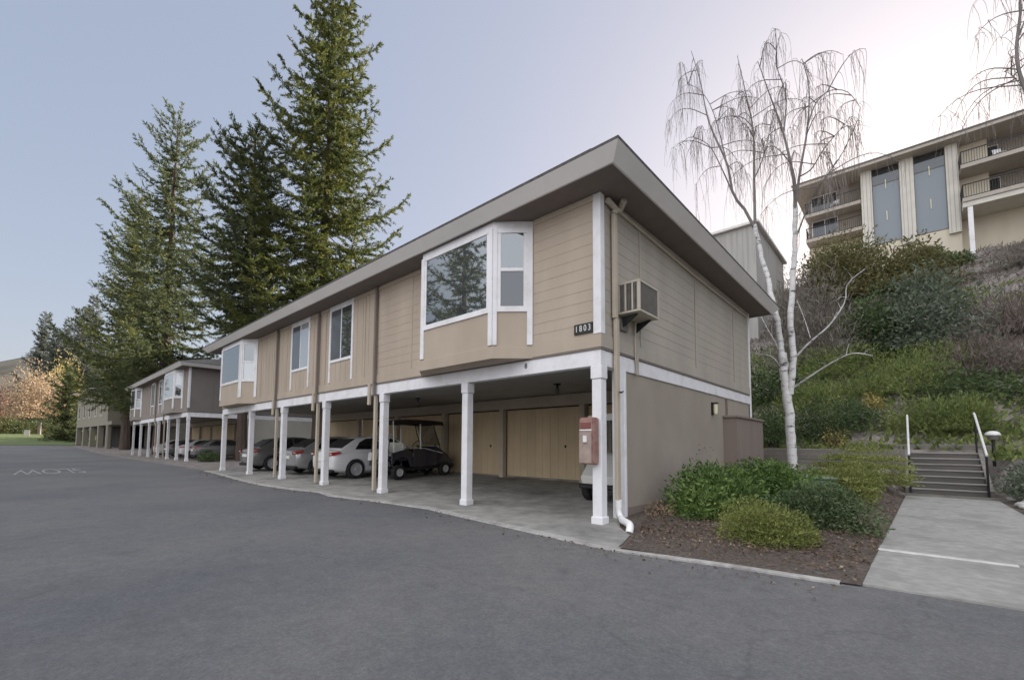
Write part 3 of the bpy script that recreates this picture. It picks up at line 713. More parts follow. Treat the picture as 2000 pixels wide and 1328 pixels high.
M_navy = paint('navy_paint', (.012, .014, .03), .25); M_cream = paint('cream_paint', (.62, .62, .58), .3)
M_canvas = mat('dark_canvas', (.03, .02, .018), .8, .2, 8)
M_clear, t_, b_ = nt('clear_plastic'); N_, L_ = t_.nodes, t_.links
tp = N_.new('ShaderNodeBsdfTransparent'); tp.inputs[0].default_value = (.72, .74, .74, 1); gl = N_.new('ShaderNodeBsdfGlossy'); gl.inputs['Roughness'].default_value = .05
mx_ = N_.new('ShaderNodeMixShader'); mx_.inputs[0].default_value = .12; L_.new(tp.outputs[0], mx_.inputs[1]); L_.new(gl.outputs[0], mx_.inputs[2]); L_.new(mx_.outputs[0], N_['Material Output'].inputs['Surface'])
def make_cart(label, pm, roofm):
    root = empty('golf_cart', (0, 0, 0)); tag(root, label, 'golf cart', 'golf carts under the carport')
    b = MB(); b.box(-.5, .5, -1.05, 1.05, .26, .34); b.box(-.4, .4, -1.2, -1.05, .3, .42); b.build('chassis', M_black, root, bevel=.02)
    b = MB()
    for sx in (1, -1):
        b.slab([(sx*.56, -1.1, .45), (sx*.56, -1.1, .80), (sx*.56, -.55, .92), (sx*.56, -.35, .84), (sx*.56, -.3, .36), (sx*.56, -.42, .36), (sx*.56, -.5, .58), (sx*.56, -.72, .66), (sx*.56, -.95, .58), (sx*.56, -1.05, .45)], (-sx*.06, 0, 0))
    b.box(-.5, .5, -1.08, -.4, .55, .62); b.build('rear_body', pm, root, bevel=.02)
    V = [(-.52, .55, .34), (.52, .55, .34), (.54, .62, .98), (-.54, .62, .98), (-.57, .95, .76), (.57, .95, .76), (.5, 1.32, .52), (-.5, 1.32, .52), (-.46, 1.3, .32), (.46, 1.3, .32)]
    b = MB(); b.add(V, [(0, 1, 2, 3), (3, 2, 5, 4), (4, 5, 6, 7), (7, 6, 9, 8), (8, 9, 1, 0), (0, 3, 4), (0, 4, 7, 8), (1, 5, 2), (1, 9, 6, 5)]); b.build('front_cowl', pm, root, bevel=.03, seg=2)
    b = MB(); b.box(-.52, .52, -.3, .55, .341, .37)
    for sx in (1, -1): b.slab([(sx*.555, -.3, .36), (sx*.555, .6, .36), (sx*.555, .6, .86), (sx*.555, -.3, .92)], (-sx*.03, 0, 0))
    b.build('side_panel', pm, root, bevel=.01)
    b = MB(); b.box(-.48, .48, -.55, .0, .66, .78); b.slab([(-.48, -.62, .8), (.48, -.62, .8), (.48, -.7, 1.12), (-.48, -.7, 1.12)], (0, .1, 0)); b.build('seat', M_cream if roofm is M_canvas else M_black, root, bevel=.03, seg=2)
    b = MB(); V = []
    for i in range(9):
        y = -1.0+i*.235; z = 1.76+.05*math.sin(math.pi*i/8)
        V += [(-.60, y, z-.13), (-.55, y, z), (0, y, z+.03), (.55, y, z), (.60, y, z-.13), (.54, y, z-.11), (-.54, y, z-.11)]
    b.add(V, [(i*7+j, i*7+(j+1) % 7, i*7+7+(j+1) % 7, i*7+7+j) for i in range(8) for j in range(7)]+[tuple(range(6, -1, -1)), tuple(range(56, 63))]); b.build('roof', roofm, root, smooth=True)
    for sx in (1, -1):
        b = MB(); b.tube([(sx*.5, .84, .78), (sx*.5, .6, 1.4), (sx*.5, .52, 1.76)], .017, 8); b.build('roof_strut', M_black, root)
        b = MB(); b.tube([(sx*.53, -.02, .36), (sx*.53, -.02, 1.78)], .022, 8); b.build('roof_strut', M_steel, root)
        b = MB(); b.tube([(sx*.5, -.98, .8), (sx*.5, -1.0, 1.77)], .017, 8); b.build('roof_strut', M_steel, root)
        b = MB(); b.tube([(sx*.57, -.36, .95), (sx*.57, .1, .92), (sx*.57, .85, .74)], .014, 6); b.build('rail', M_steel, root)
        b = MB(); b.lathe([(0, 0), (.05, 0), (.05, .02), (0, .03)], (sx*.34, 1.26, .47), 'y', 12); b.build('headlight', M_tailw, root)
    MB().slab([(-.47, .83, .99), (.47, .83, .99), (.47, .53, 1.72), (-.47, .53, 1.72)], (0, .012, .004)).build('windscreen', M_clear, root)
    b = MB(); b.box(-.5, .5, 1.28, 1.4, .28, .38); b.build('bumper', M_black, root, bevel=.03)
    b = MB(); b.tube([(-.22, .55, .85), (-.22, .38, 1.0)], .02, 8); ring = [(-.22+.17*math.cos(a), .36+.08*math.sin(a), 1.0+.14*math.sin(a)) for a in np.linspace(0, 2*math.pi, 20)]; b.tube(ring, .014, 6, False); b.build('steering_wheel', M_black, root)
    for y in (-.82, .98):
        for sx in (1, -1):
            w = empty('wheel', (sx*.47, y, .225)); w.parent = root
            q = MB(); q.lathe([(.12, -.09), (.2, -.09), (.225, -.06), (.225, .06), (.2, .09), (.12, .09)], axis='x', n=24, cap=False); q.build('tyre', M_rubber, w, smooth=True)
            q = MB(); q.lathe([(0, sx*.075), (.05, sx*.085), (.06, sx*.06), (.115, sx*.06), (.125, sx*.092), (.125, sx*.0)], axis='x', n=20, cap=False); q.build('rim', M_rim, w, smooth=True)
    return root
gc = make_cart('navy golf cart with a dark roof and golf bags at its back', M_navy, M_canvas)
gc.location = (-9.17, 3.02, floor_z(3.0)); gc.rotation_euler = (R(1.7), 0, 0); gc.scale = (1.06, 1.04, 1.06)
gc2 = make_cart('white golf cart mostly hidden behind the corner post', M_cream, M_cream)
gc2.location = (-1.02, 3.05, floor_z(3.0)); gc2.rotation_euler = (R(-1.7), 0, math.pi)
M_bag = mat('golf_bag_black', (.03, .03, .04), .6, .2, 10); M_bagw = mat('golf_bag_white', (.6, .6, .6), .6, .1, 10)
for x, a, b_, lb in ((-9.45, M_bag, M_bagw, 'black golf bag standing on the back of the navy cart'), (-8.88, M_bagw, M_bag, 'white and black golf bag on the near side of the navy cart')):
    t = empty('golf_bag', (x, 1.72, .50)); t.rotation_euler = (R(-8), 0, 0); tag(t, lb, 'golf bag', 'golf bags on the navy cart')
    q = MB(); q.lathe([(.11, 0), (.125, .05), (.12, .5), (.135, .72), (.13, .78), (.09, .78)], n=16); q.build('bag', a, t, smooth=True)
    q = MB(); q.box(-.1, .1, -.17, -.1, .15, .42); q.box(.1, .16, -.07, .07, .2, .55); q.build('pocket', b_, t, bevel=.02)
    q = MB()
    for k in range(6):
        c_ = (rnd.uniform(-.07, .07), rnd.uniform(-.07, .07)); q.tube([(c_[0], c_[1], .7), (c_[0]*1.6, c_[1]*1.6, 1.02)], .007, 5); q.box(c_[0]*1.6-.03, c_[0]*1.6+.04, c_[1]*1.6-.02, c_[1]*1.6+.02, 1.0, 1.06)
    q.build('club', M_rim, t)
# ================================================================== OTHER BUILDINGS
M_cream_wall = mat('cream_wall', (.62, .57, .46), .85, .06, 1.5, .1, 60, streak=(1, 1, .2))
M_cream_trim = mat('pale_pier', (.60, .58, .52), .8, .06, 1.5)
M_olive_wall = mat('olive_siding', (.22, .205, .165), .85, .08, 1.5)
M_grey_panel = glassmat('grey_glazing', (.15, .175, .20), .04, .3)
M_darkpane = glassmat('dark_pane', (.025, .028, .03), .06)
M_soft_grey = mat('grey_board_siding', (.40, .39, .37), .85, .12, 2, streak=(4, 4, .15))
M_recess_shade = mat('recess_shade', (.30, .265, .225), .85, .06, 1.5)  # cream wall darkened to paint in the shade behind the balconies
M_ufascia = mat('hilltop_fascia', (.40, .365, .32), .8, .06, 2)
# --- apartment block on top of the bank
Y = 42.6
U = empty('hilltop_building', (3, Y, 16)); tag(U, 'cream apartment block with balconies and tall grey windows on top of the bank', 'building')
def ub(nm, mt_, *boxes, parent=None, bevel=0.):
    q = MB()
    for (x0, x1, y0, y1, z0, z1) in boxes: q.box(x0-3, x1-3, y0, y1, z0-16, z1-16)
    return q.build(nm, mt_, parent or U, bevel)
ub('wall', M_cream_wall, (-3.0, 1.15, 1.6, 10, 13.5, 20.2), (1.15, 7.2, .25, 10, 13.5, 18.6), (7.2, 30, 1.8, 10, 13.5, 19.94))
ub('recessed_wall', M_recess_shade, (-3.0, 1.14, 1.6, 10, 20.21, 25.35), (7.21, 30, 1.8, 10, 19.95, 25.35), (1.2, 7.1, .6, 10, 18.61, 25.35))
ub('end_pier', M_cream_wall, (7.21, 8.9, .9, 1.79, 19.96, 25.34))
for x0, x1 in ((1.15, 1.9), (3.72, 4.6), (6.5, 7.2)):
    ub('pier', M_cream_trim, (x0, x1, -.02, .62, 18.1, 25.34))
    g = MB()
    for k in range(3): g.box(x0-3+.12+k*.25, x0-3+.16+k*.25, -.035, -.021, 2.2, 9.3)
    g.build('batten', M_soft_grey, U)
for x0, x1 in ((1.9, 3.72), (4.6, 6.5)):
    w = empty('stair_window', (0, 0, 0)); w.parent = U
    ub('pane', M_grey_panel, (x0+.04, x1-.04, .28, .34, 18.7, 23.9), parent=w)
    ub('upper_pane', M_darkpane, (x0+.04, x1-.04, .29, .35, 23.96, 25.3), parent=w)
    ub('window_frame', M_acgrille, (x0, x0+.04, .22, .4, 18.6, 25.34), (x1-.04, x1, .22, .4, 18.6, 25.34), (x0+.041, x1-.041, .24, .38, 23.9, 23.96), (x0+.041, x1-.041, .24, .38, 18.62, 18.7), parent=w)
    ub('pendant_light', M_lamp, ((x0+x1)/2-.03, (x0+x1)/2+.02, .2, .26, 23.4, 24.2), ((x0+x1)/2-.03, (x0+x1)/2+.02, .2, .26, 20.6, 21.4), parent=w)
rf = ub('roof', M_shingle, (-3.9, 31, -1.0, 11, 25.62, 25.75)); ub('fascia', M_ufascia, (-3.85, 30.9, -.95, 10.9, 25.36, 25.62), parent=rf)
def balcony(x0, x1, z, y0, dark=True):
    bl = empty('balcony', (0, 0, 0)); bl.parent = U
    ub('floor', M_ufascia, (x0, x1, y0, 1.6, z-.3, z), parent=bl)
    q = MB(); xs = np.arange(x0+.05, x1, .14)
    for x in xs: q.box(x-3, x-3+.025, y0+.05, y0+.075, z-16+.08, z-16+1.0)
    for yy in np.arange(y0+.1, 1.6, .14): q.box(x0-3+.03, x0-3+.055, yy, yy+.025, z-16+.08, z-16+1.0)
    q.box(x0-3, x1-3, y0+.03, y0+.09, z-16+1.0, z-16+1.07); q.box(x0-3, x1-3, y0+.04, y0+.08, z-16+.02, z-16+.08); q.box(x0-3+.01, x0-3+.07, y0+.1, 1.6, z-16+1.0, z-16+1.07)
    q.build('railing', M_black, bl)
    n = max(1, int((x1-x0)/3.2))
    for k in range(n):
        a = x0+.4+k*(x1-x0)/n
        if a+1.9 < x1+1: 
            wd = empty('window', (0, 0, 0)); wd.parent = U; yv = 1.6 if x0 < 2 else 1.8
            ub('pane', M_darkpane, (a, a+1.9, yv-.06, yv-.02, z+.1, z+2.05), parent=wd)
            ub('window_frame', M_white, (a-.06, a, yv-.09, yv-.01, z+.04, z+2.11), (a+1.9, a+1.96, yv-.09, yv-.01, z+.04, z+2.11), (a+.92, a+.98, yv-.09, yv-.061, z+.1, z+2.05), (a, a+1.9, yv-.09, yv-.01, z+2.051, z+2.11), parent=wd)
balcony(-3.05, 1.1, 23.0, .1); balcony(-3.05, 1.1, 20.6, .1)
balcony(7.25, 13.2, 22.9, -1.1); balcony(7.25, 13.2, 20.25, -1.1)
balcony(14.5, 22, 22.9, -1.1); balcony(14.5, 22, 20.25, -1.1)
for x in (7.5, 13.0): ub('post', M_white, (x, x+.28, -.95, -.67, 14.5, 19.548), bevel=.01)
ub('beam', M_cream_trim, (7.25, 30, -1.0, 1.79, 19.55, 19.94))
# things standing on the balconies
def chair(loc, rz, lb):
    c = empty('balcony_chair', loc, rz); tag(c, lb, 'chair')
    q = MB(); q.box(-.25, .25, -.25, .25, .40, .45); q.build('seat', M_white, c, bevel=.01)
    q = MB(); q.slab([(-.25, .22, .45), (.25, .22, .45), (.25, .32, .95), (-.25, .32, .95)], (0, .03, 0)); q.build('backrest', M_white, c)
    for sx in (-.22, .22):
        for sy in (-.22, .22):
            q = MB(); q.box(sx-.02, sx+.02, sy-.02, sy+.02, 0, .4); q.build('leg', M_white, c)
chair((9.4, 42.4, 22.9), .4, 'white chair on the upper right balcony of the hilltop block'); chair((-.8, 43.2, 23.0), -.3, 'white chair on the upper left balcony of the hilltop block')

# --- grey boarded house half hidden behind the near roof
Hm = empty('boarded_house', (-8.5, 31, 7)); tag(Hm, 'pale grey boarded house showing behind the near roof and the birch', 'house')
q = MB(); V0, V1 = -5.0, 4.7
q.box(V0, V1, -4, 5, -1, 9.4); q.build('wall', M_soft_grey, Hm)
q = MB()
for k in range(26): q.box(V0+.2+k*.36, V0+.24+k*.36, -4.03, -4.001, .5, 9.38)
for k in range(24): q.box(V1+.001, V1+.03, -3.7+k*.36, -3.66+k*.36, .5, 9.38)
q.build('batten', M_soft_grey, Hm)
q = MB(); q.box(V0-.25, V1+.25, -4.25, 5.25, 9.4, 9.6); q.build('roof', M_fascia, Hm, bevel=.02)

# --- third block further along, taller, with garage openings
a0 = np.array(at(207, 62)[:2]); a1 = np.array(at(147, 76)[:2]); dv = a1-a0; Lb = float(np.linalg.norm(dv)); ang = math.atan2(-dv[1], -dv[0])
T3 = empty('gabled_building', (a0[0], a0[1], .55), ang); tag(T3, 'olive grey gabled block with dark garage openings beyond the second carport', 'building')
# local x runs from -Lb (far) to 0 (near corner), y into the building
q = MB(); H3 = 8.6; zg = 3.1
q.box(-Lb, 0, 0, 12, zg, H3); 
xs = [-Lb, -Lb+.7]
nop = 4; wdt = (Lb-.7)/nop
for k in range(nop+1):
    xc = -Lb+.001+k*wdt; q.box(xc, min(xc+.8, -.001), .002, .6, -1, zg-.001)
q.box(-Lb+.01, -.01, 5.5, 11.9, -1, zg-.002); q.build('wall', M_olive_wall, T3)
q = MB(); q.box(-Lb+.02, -.02, 2.6, 2.75, -1, zg-.01); q.build('garage_shade', M_dark, T3)  # dark sheet standing for the shade inside the garage openings
for k in range(5):
    wd = empty('window', (0, 0, 0)); wd.parent = T3; xc = -Lb+1.5+k*(Lb-2)/5
    g = MB(); g.box(xc+.08, xc+1.3, -.03, .01, 4.6, 6.9); g.build('pane', M_glass, wd)
    g = MB()
    for bb in ((xc, xc+.079, 4.5, 7.0), (xc+1.301, xc+1.38, 4.5, 7.0), (xc+.08, xc+1.3, 4.5, 4.599), (xc+.08, xc+1.3, 6.901, 7.0)): g.box(bb[0], bb[1], -.06, .012, bb[2], bb[3])
    g.build('window_frame', M_cream_trim, wd)
q = MB()
for y in (.05, 2.1, 4.2): q.box(.01, .35, y, y+.35, -1, zg)
q.box(.0, 2.6, .0, 8, zg, zg+.5); q.build('porch', M_olive_wall, T3)
rf = MB(); rf.add([(-Lb-.8, -.9, H3-.1), (1, -.9, H3-.1), (1, 6, H3+3.6), (-Lb-.8, 6, H3+3.6), (1, 12.9, H3-.1), (-Lb-.8, 12.9, H3-.1),
  (-Lb-.8, -.9, H3+.15), (1, -.9, H3+.15), (1, 6, H3+3.85), (-Lb-.8, 6, H3+3.85), (1, 12.9, H3+.15), (-Lb-.8, 12.9, H3+.15)],
  [(6, 7, 8, 9), (9, 8, 10, 11), (0, 3, 2, 1), (3, 5, 4, 2), (0, 1, 7, 6), (5, 11, 10, 4), (1, 2, 8, 7), (2, 4, 10, 8), (0, 6, 9, 3), (3, 9, 11, 5)])
M_f3 = mat('grey_brown_fascia', (.30, .27, .24), .8)
r3 = rf.build('roof', M_shingle, T3)
q = MB(); q.slab([(1.01, -.9, H3-.12), (1.01, -.9, H3+.18), (1.01, 6, H3+3.9), (1.01, 6, H3+3.6)], (.08, 0, 0)); q.slab([(-Lb-.8, -.93, H3-.12), (1, -.93, H3-.12), (1, -.93, H3+.18), (-Lb-.8, -.93, H3+.18)], (0, .03, 0)); q.build('fascia', M_f3, r3)
q = MB(); q.add([(0.0, .2, H3), (0.0, 11.8, H3), (0.0, 6, H3+3.3)], [(0, 1, 2)]); q.build('gable', M_olive_wall, T3)
q = MB(); q.box(-.3, .3, -.4, .4, 0, 1.1); q.box(-.34, .34, -.44, .44, 1.1, 1.18)
ubx = tag(q.build('utility_box', M_soft_grey, bevel=.03), 'small grey utility box on the lawn at the end of the road', 'utility box'); p_ = at(51, 88); ubx.location = (p_[0], p_[1], float(gz(p_[0], p_[1])))

# ================================================================== STEPS, RAILS, RETAINING WALL
st = empty('garden_steps', (4.18, 9.55, 0)); tag(st, 'flight of seven weathered timber steps at the end of the walk', 'steps')
for k in range(7):
    q = MB(); q.box(-.70, .70, .3*k, .3*k+.14, -.2 if k == 0 else .15*k-.01, .15*(k+1)-.037); q.build('riser', M_riser, st, bevel=.006)
    q = MB(); q.box(-.705, .705, .3*k-.02, .3*k+.14, .15*(k+1)-.036, .15*(k+1)); q.build('nosing', M_tie, st, bevel=.006)
    q = MB(); q.box(-.69, .69, .3*k+.141, .3*(k+1)-.001, .15*k-.05, .15*(k+1)-.02); q.build('tread', M_pale, st)
for sx in (-1, 1):
    q = MB(); q.slab([(sx*.705, 0, -.2), (sx*.705, 2.2, -.2), (sx*.705, 2.2, 1.15), (sx*.705, 2.0, 1.15), (sx*.705, 0, .16)], (sx*.09, 0, 0)); q.build('side_board', M_timber, st, bevel=.01)
q = MB(); q.box(-.9, .9, 2.75, 2.9, .9, 1.28); tag(q.build('timber_edging', M_timber, bevel=.012), 'low timber edging board behind the top of the steps', 'edging').location = (4.18, 9.55, 0)
for sx, lb in ((-1, 'handrail on the left side of the timber steps'), (1, 'handrail on the right side of the timber steps beside the garden lamp')):
    h = empty('handrail', (4.18+sx*.69, 9.4, 0)); tag(h, 'steel pipe '+lb, 'handrail', 'handrails of the steps')
    q = MB(); q.tube([(0, 0, 1.0), (0, .1, 1.06), (0, 2.1, 2.1), (0, 2.25, 2.14)], .026, 10); q.build('rail', M_steel, h, smooth=True)
    q = MB(); q.tube([(0, .08, -.1), (0, .08, 1.03)], .024, 8); q.build('post', M_black, h, smooth=True)
    q = MB(); q.tube([(0, 2.08, .8), (0, 2.08, 2.08)], .022, 8); q.build('post', M_black, h, smooth=True)
q = MB(); q.box(-1.2, 3.38, 10.42, 10.58, .1, .80); q.build
rw = MB()
for k, (za, zb_) in enumerate(((.05, .42), (.425, .78), (.785, 1.13))): rw.box(-1.5, 3.42, 10.45+.02*k, 10.62+.02*k, za, zb_)
tag(rw.build('retaining_wall', M_timber, bevel=.015), 'low timber retaining wall behind the birch', 'retaining wall')
q = MB(); q.box(-.42, .42, -.3, .3, 0, .42); q.box(-.45, .45, -.33, .33, .421, .48); p_ = on(1, 1590, 935, 5.0)
tag(q.build('utility_box', M_boxgreen, bevel=.03), 'flat grey green utility box among the shrubs', 'utility box').location = (p_[0], 5.0, .12)
pl_ = on(1, 1940, 868, 11.7); lp = empty('garden_lamp', (pl_[0], 11.7, float(gz(pl_[0], 11.7)))); tag(lp, 'small mushroom shaped garden lamp right of the steps', 'garden lamp')
q = MB(); q.tube([(0, 0, -.3), (0, 0, .42)], .035, 10); q.build('post', M_black, lp)
q = MB(); q.lathe([(.10, .42), (.11, .44), (.12, .52), (.12, .53)], n=16); q.build('glass', M_acgrille, lp, smooth=True)
q = MB(); q.lathe([(.15, .53), (.16, .56), (.13, .62), (.06, .655), (0, .66)], n=18); q.build('cap', M_steel, lp, smooth=True)
for i in range(16):
    p_ = on(2, rnd.uniform(1945, 2040), rnd.uniform(968, 1000), .08); s = rnd.uniform(.05, .13)
    bm = bmesh.new(); bmesh.ops.create_icosphere(bm, subdivisions=2, radius=s)
    for v in bm.verts: v.co *= 1+.25*mnoise.noise(v.co*9+Vector((i*3, 0, 0))); v.co.z *= .6
    me = bpy.data.meshes.new('stone'); bm.to_mesh(me); bm.free(); me.materials.append(M_soft_grey); o = bpy.data.objects.new('stone', me); COL.objects.link(o)
    o.location = (max(5.15, p_[0]), p_[1], .05+.05*max(0, p_[0]-5.2)); tag(o, 'pale rounded stone edging the soil right of the walk', 'stone', 'stones right of the walk')
# ================================================================== VEGETATION
def rhombi(P, D, ln, wd, rng, sag=0.):
    """leaf blades: rooted at P, along D"""
    n = len(P); D = D/(np.linalg.norm(D, axis=1)[:, None]+1e-9)
    e = rng.normal(size=(n, 3)); e -= D*np.sum(D*e, 1)[:, None]; e /= np.linalg.norm(e, axis=1)[:, None]+1e-9
    ln = np.broadcast_to(np.asarray(ln, float), (n,))[:, None]; wd = np.broadcast_to(np.asarray(wd, float), (n,))[:, None]
    V = np.stack([P, P+D*ln*.45+e*wd*.5, P+D*ln, P+D*ln*.45-e*wd*.5], 1).reshape(-1, 3)
    return V, np.arange(4*n).reshape(n, 4)
LF = dict(
    red_a=leafmat('redwood_needles', [(.026, .040, .016), (.06, .082, .026), (.135, .15, .04), (.28, .26, .065)], .42),
    red_b=leafmat('dark_needles', [(.028, .044, .026), (.062, .086, .042), (.13, .15, .062), (.24, .24, .09)], .4),
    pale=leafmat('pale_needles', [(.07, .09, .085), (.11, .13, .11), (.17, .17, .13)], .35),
    laurel=leafmat('laurel_leaves', [(.038, .075, .022), (.078, .138, .038), (.145, .225, .06), (.32, .40, .14)], .25, .35),
    yellow=leafmat('yellow_green_leaves', [(.085, .11, .034), (.165, .195, .055), (.275, .30, .09), (.42, .42, .18)], .3),
    dark=leafmat('dark_leaves', [(.036, .066, .028), (.068, .108, .046), (.125, .165, .078), (.21, .245, .13)], .25, .45),
    hedge=leafmat('hedge_leaves', [(.03, .052, .02), (.06, .095, .036), (.105, .145, .06), (.17, .21, .09)], .25, .5),
    olive=leafmat('olive_leaves', [(.07, .075, .035), (.125, .125, .05), (.19, .175, .075), (.25, .22, .11)], .35),
    grey=leafmat('grey_green_leaves', [(.075, .095, .065), (.13, .16, .11), (.20, .23, .16)], .25),
    rosemary=leafmat('fine_green_leaves', [(.075, .105, .035), (.14, .185, .06), (.22, .265, .085), (.33, .34, .14)], .3),
    dry=leafmat('dry_twigs', [(.11, .097, .083), (.185, .165, .142), (.27, .245, .212)], .1, .9),
    plum=leafmat('plum_twigs', [(.115, .09, .08), (.19, .155, .138), (.27, .23, .20)], .15, .9),
    orange=leafmat('autumn_leaves', [(.27, .19, .13), (.38, .27, .18), (.47, .36, .25), (.40, .36, .25)], .35),
    rust=leafmat('rust_leaves', [(.22, .10, .07), (.32, .15, .10), (.36, .22, .15)], .35),
    gold=leafmat('golden_leaves', [(.36, .28, .09), (.50, .40, .16), (.22, .22, .08)], .35),
)
def conifer(name, label, loc, Hh, L, mt, seed, nb=120, base=.12, prof=None, tr=.45, fol=1., group='conifers rising behind the buildings', sparse_top=.0, leaf=.32, droop=.12, lean=(0, 0)):
    g = np.random.default_rng(seed); root = empty(name, loc); tag(root, label, 'tree', group)
    q = MB(); k = 12; pth = [(lean[0]*(i/k)**2+.06*math.sin(i*1.3+seed), lean[1]*(i/k)**2+.06*math.cos(i*1.7), Hh*i/k-.3) for i in range(k+1)]
    q.tube(pth, [max(.03, tr*(1-(i/k))**.9*(1.25 if i == 0 else 1)) for i in range(k+1)], 9)
    q.build('trunk', M_bark, root, smooth=True)
    P = []; D = []; LN = []; br = MB()
    prof = prof or (lambda t: (1-t)**.85)
    for i in range(nb):
        u = (i+.5)/nb; t = base+(1-base)*(1-(1-u)**1.12)*.985
        a = i*2.39996+g.normal()*.25
        ll = L*prof(t)*g.choice([.5, .75, 1., 1.15], p=[.15, .3, .45, .1])*g.uniform(.85, 1.1)+.35
        z0 = t*Hh-.3; up = np.interp(t, [0, .45, .8, 1], [-.16, -.04, .22, .65])+g.normal()*.08
        ns = max(4, int(ll/.45)); s = np.linspace(0, 1, ns)
        rr = ll*s*(1-.0*s); zz = ll*(up*s-droop*4*s*(1-s)*(1 if t < .85 else .2)+.26*s**3)
        da = g.normal()*.15; ca = np.cos(a+da*s); sa = np.sin(a+da*s)
        ctr = np.stack([rr*ca, rr*sa, z0+zz], 1)+np.array([lean[0]*t*t, lean[1]*t*t, 0])
        br.tube(ctr[:: max(1, ns//5)] if ns > 6 else ctr, np.linspace(.05*ll/L+.015, .012, len(ctr[:: max(1, ns//5)] if ns > 6 else ctr)), 4, False)
        # foliage along the limb (bottle-brush) and along side sprays
        def brush(c, d, m, spread, lf):
            n = max(2, int(m)); w = g.random(n); idx = w*(len(c)-1); i0 = np.clip(idx.astype(int), 0, len(c)-2); fr = (idx-i0)[:, None]
            p = c[i0]*(1-fr)+c[i0+1]*fr; tang = c[i0+1]-c[i0]; tang /= np.linalg.norm(tang, axis=1)[:, None]+1e-9
            dd = tang*.8+g.normal(size=(n, 3))*spread; P.append(p+g.normal(size=(n, 3))*.03); D.append(dd); LN.append(lf*g.uniform(.6, 1.2, n))
        i1 = max(1, int(ns*.18)); brush(ctr[i1:] if ns-i1 >= 2 else ctr, None, ll*44*fol, .5, leaf*.8)
        nsp = int(ll*4.2*fol**.5*(1-sparse_top*t))
        for j in range(nsp):
            w = .15+.85*(j+g.random())/max(1, nsp); ii = min(ns-2, int(w*(ns-1))); p0 = ctr[ii]; tg = ctr[ii+1]-ctr[ii]; tg /= np.linalg.norm(tg)
            sd = np.cross(tg, [0, 0, 1.]); sd /= np.linalg.norm(sd)+1e-9; sg = 1 if j % 2 else -1
            l2 = ll*.30*(1-.65*w)*g.uniform(.6, 1.3)+.22
            dv_ = tg*.75+sd*sg*.8+np.array([0, 0, g.normal()*.12-.12]); dv_ /= np.linalg.norm(dv_)
            c2 = np.array([p0, p0+dv_*l2*.55+[0, 0, -.04*l2], p0+dv_*l2+[0, 0, -.16*l2]])
            brush(c2, None, (l2*38+4)*fol, .4, leaf*.72)
    for k in range(int(nb*1.5)):          # short inner shoots that clothe the trunk
        t = base*.8+(1-base*.8)*g.random()**1.25*.9; a = g.uniform(0, 6.283); l_ = L*prof(t)*g.uniform(.12, .38)+.3; z0 = t*Hh-.3
        dv_ = np.array([math.cos(a), math.sin(a), g.uniform(-.35, .25)]); tx = np.array([lean[0]*t*t, lean[1]*t*t, z0])
        brush(np.array([tx+dv_*.15*l_, tx+dv_*.6*l_, tx+dv_*l_+[0, 0, -.1*l_]]), None, (l_*46+6)*fol, .75, leaf*.85)
    br.build('limbs', M_bark, root)
    P = np.concatenate(P); D = np.concatenate(D); LN = np.concatenate(LN)
    V, Fc = rhombi(P, D, LN, LN*.25, g)
    npmesh('crown', V, Fc, mt, root)
    return root
GP = 'conifers rising behind the buildings'
pA = at(622, 33); pB = at(472, 31); pC = at(312, 47); pD = at(243, 58); pE = at(128, 84)
conifer('redwood_tree', 'tallest conifer whose top leaves the photo, right above the near roof', pA, 37, 9.4, LF['red_a'], 3, nb=175, base=.22, prof=lambda t: .16+.84*(1-t)**.9 if t < .97 else .1, tr=.5, fol=1.35, droop=.17)
conifer('redwood_tree', 'dark conifer with a bare spike top left of the tallest one', pB, 24.5, 5.6, LF['red_b'], 5, nb=115, base=.40, prof=lambda t: (1-t)**.6*.95+.10 if t < .93 else .05, tr=.35, fol=1.25)
conifer('redwood_tree', 'tall open conifer with upswept top limbs above the second block', pC, 37.6, 9.4, LF['red_b'], 8, nb=160, base=.16, prof=lambda t: min(.70, .08+.90*(1-t)**.68), tr=.62, fol=.8, leaf=.46, sparse_top=.8)
conifer('redwood_tree', 'shorter feathery conifer left of the open one', pD, 34.8, 7.4, LF['red_a'], 13, nb=180, base=.2, prof=lambda t: (1-t)**.75+.04, tr=.5, fol=.5, leaf=.52)
conifer('fir_tree', 'low dark conifer sweeping to the ground beside the gabled block', (pE[0], pE[1], .8), 15, 5.0, LF['red_b'], 21, nb=90, base=.03, tr=.35, fol=.6, leaf=.6)
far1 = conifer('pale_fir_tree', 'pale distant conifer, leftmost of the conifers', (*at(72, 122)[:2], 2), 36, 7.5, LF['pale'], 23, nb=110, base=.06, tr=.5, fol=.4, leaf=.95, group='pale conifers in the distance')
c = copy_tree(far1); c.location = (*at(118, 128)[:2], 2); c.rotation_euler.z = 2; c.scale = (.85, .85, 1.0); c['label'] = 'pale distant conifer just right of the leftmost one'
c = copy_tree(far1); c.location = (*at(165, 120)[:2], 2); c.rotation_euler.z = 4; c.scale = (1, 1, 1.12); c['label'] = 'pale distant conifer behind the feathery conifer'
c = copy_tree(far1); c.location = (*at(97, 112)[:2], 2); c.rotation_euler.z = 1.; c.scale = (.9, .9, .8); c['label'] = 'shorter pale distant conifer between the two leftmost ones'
c = copy_tree(far1); c.location = (*at(143, 116)[:2], 2); c.rotation_euler.z = 5.; c.scale = (1.1, 1.1, .98); c['label'] = 'pale distant conifer rising behind the low dark conifer'
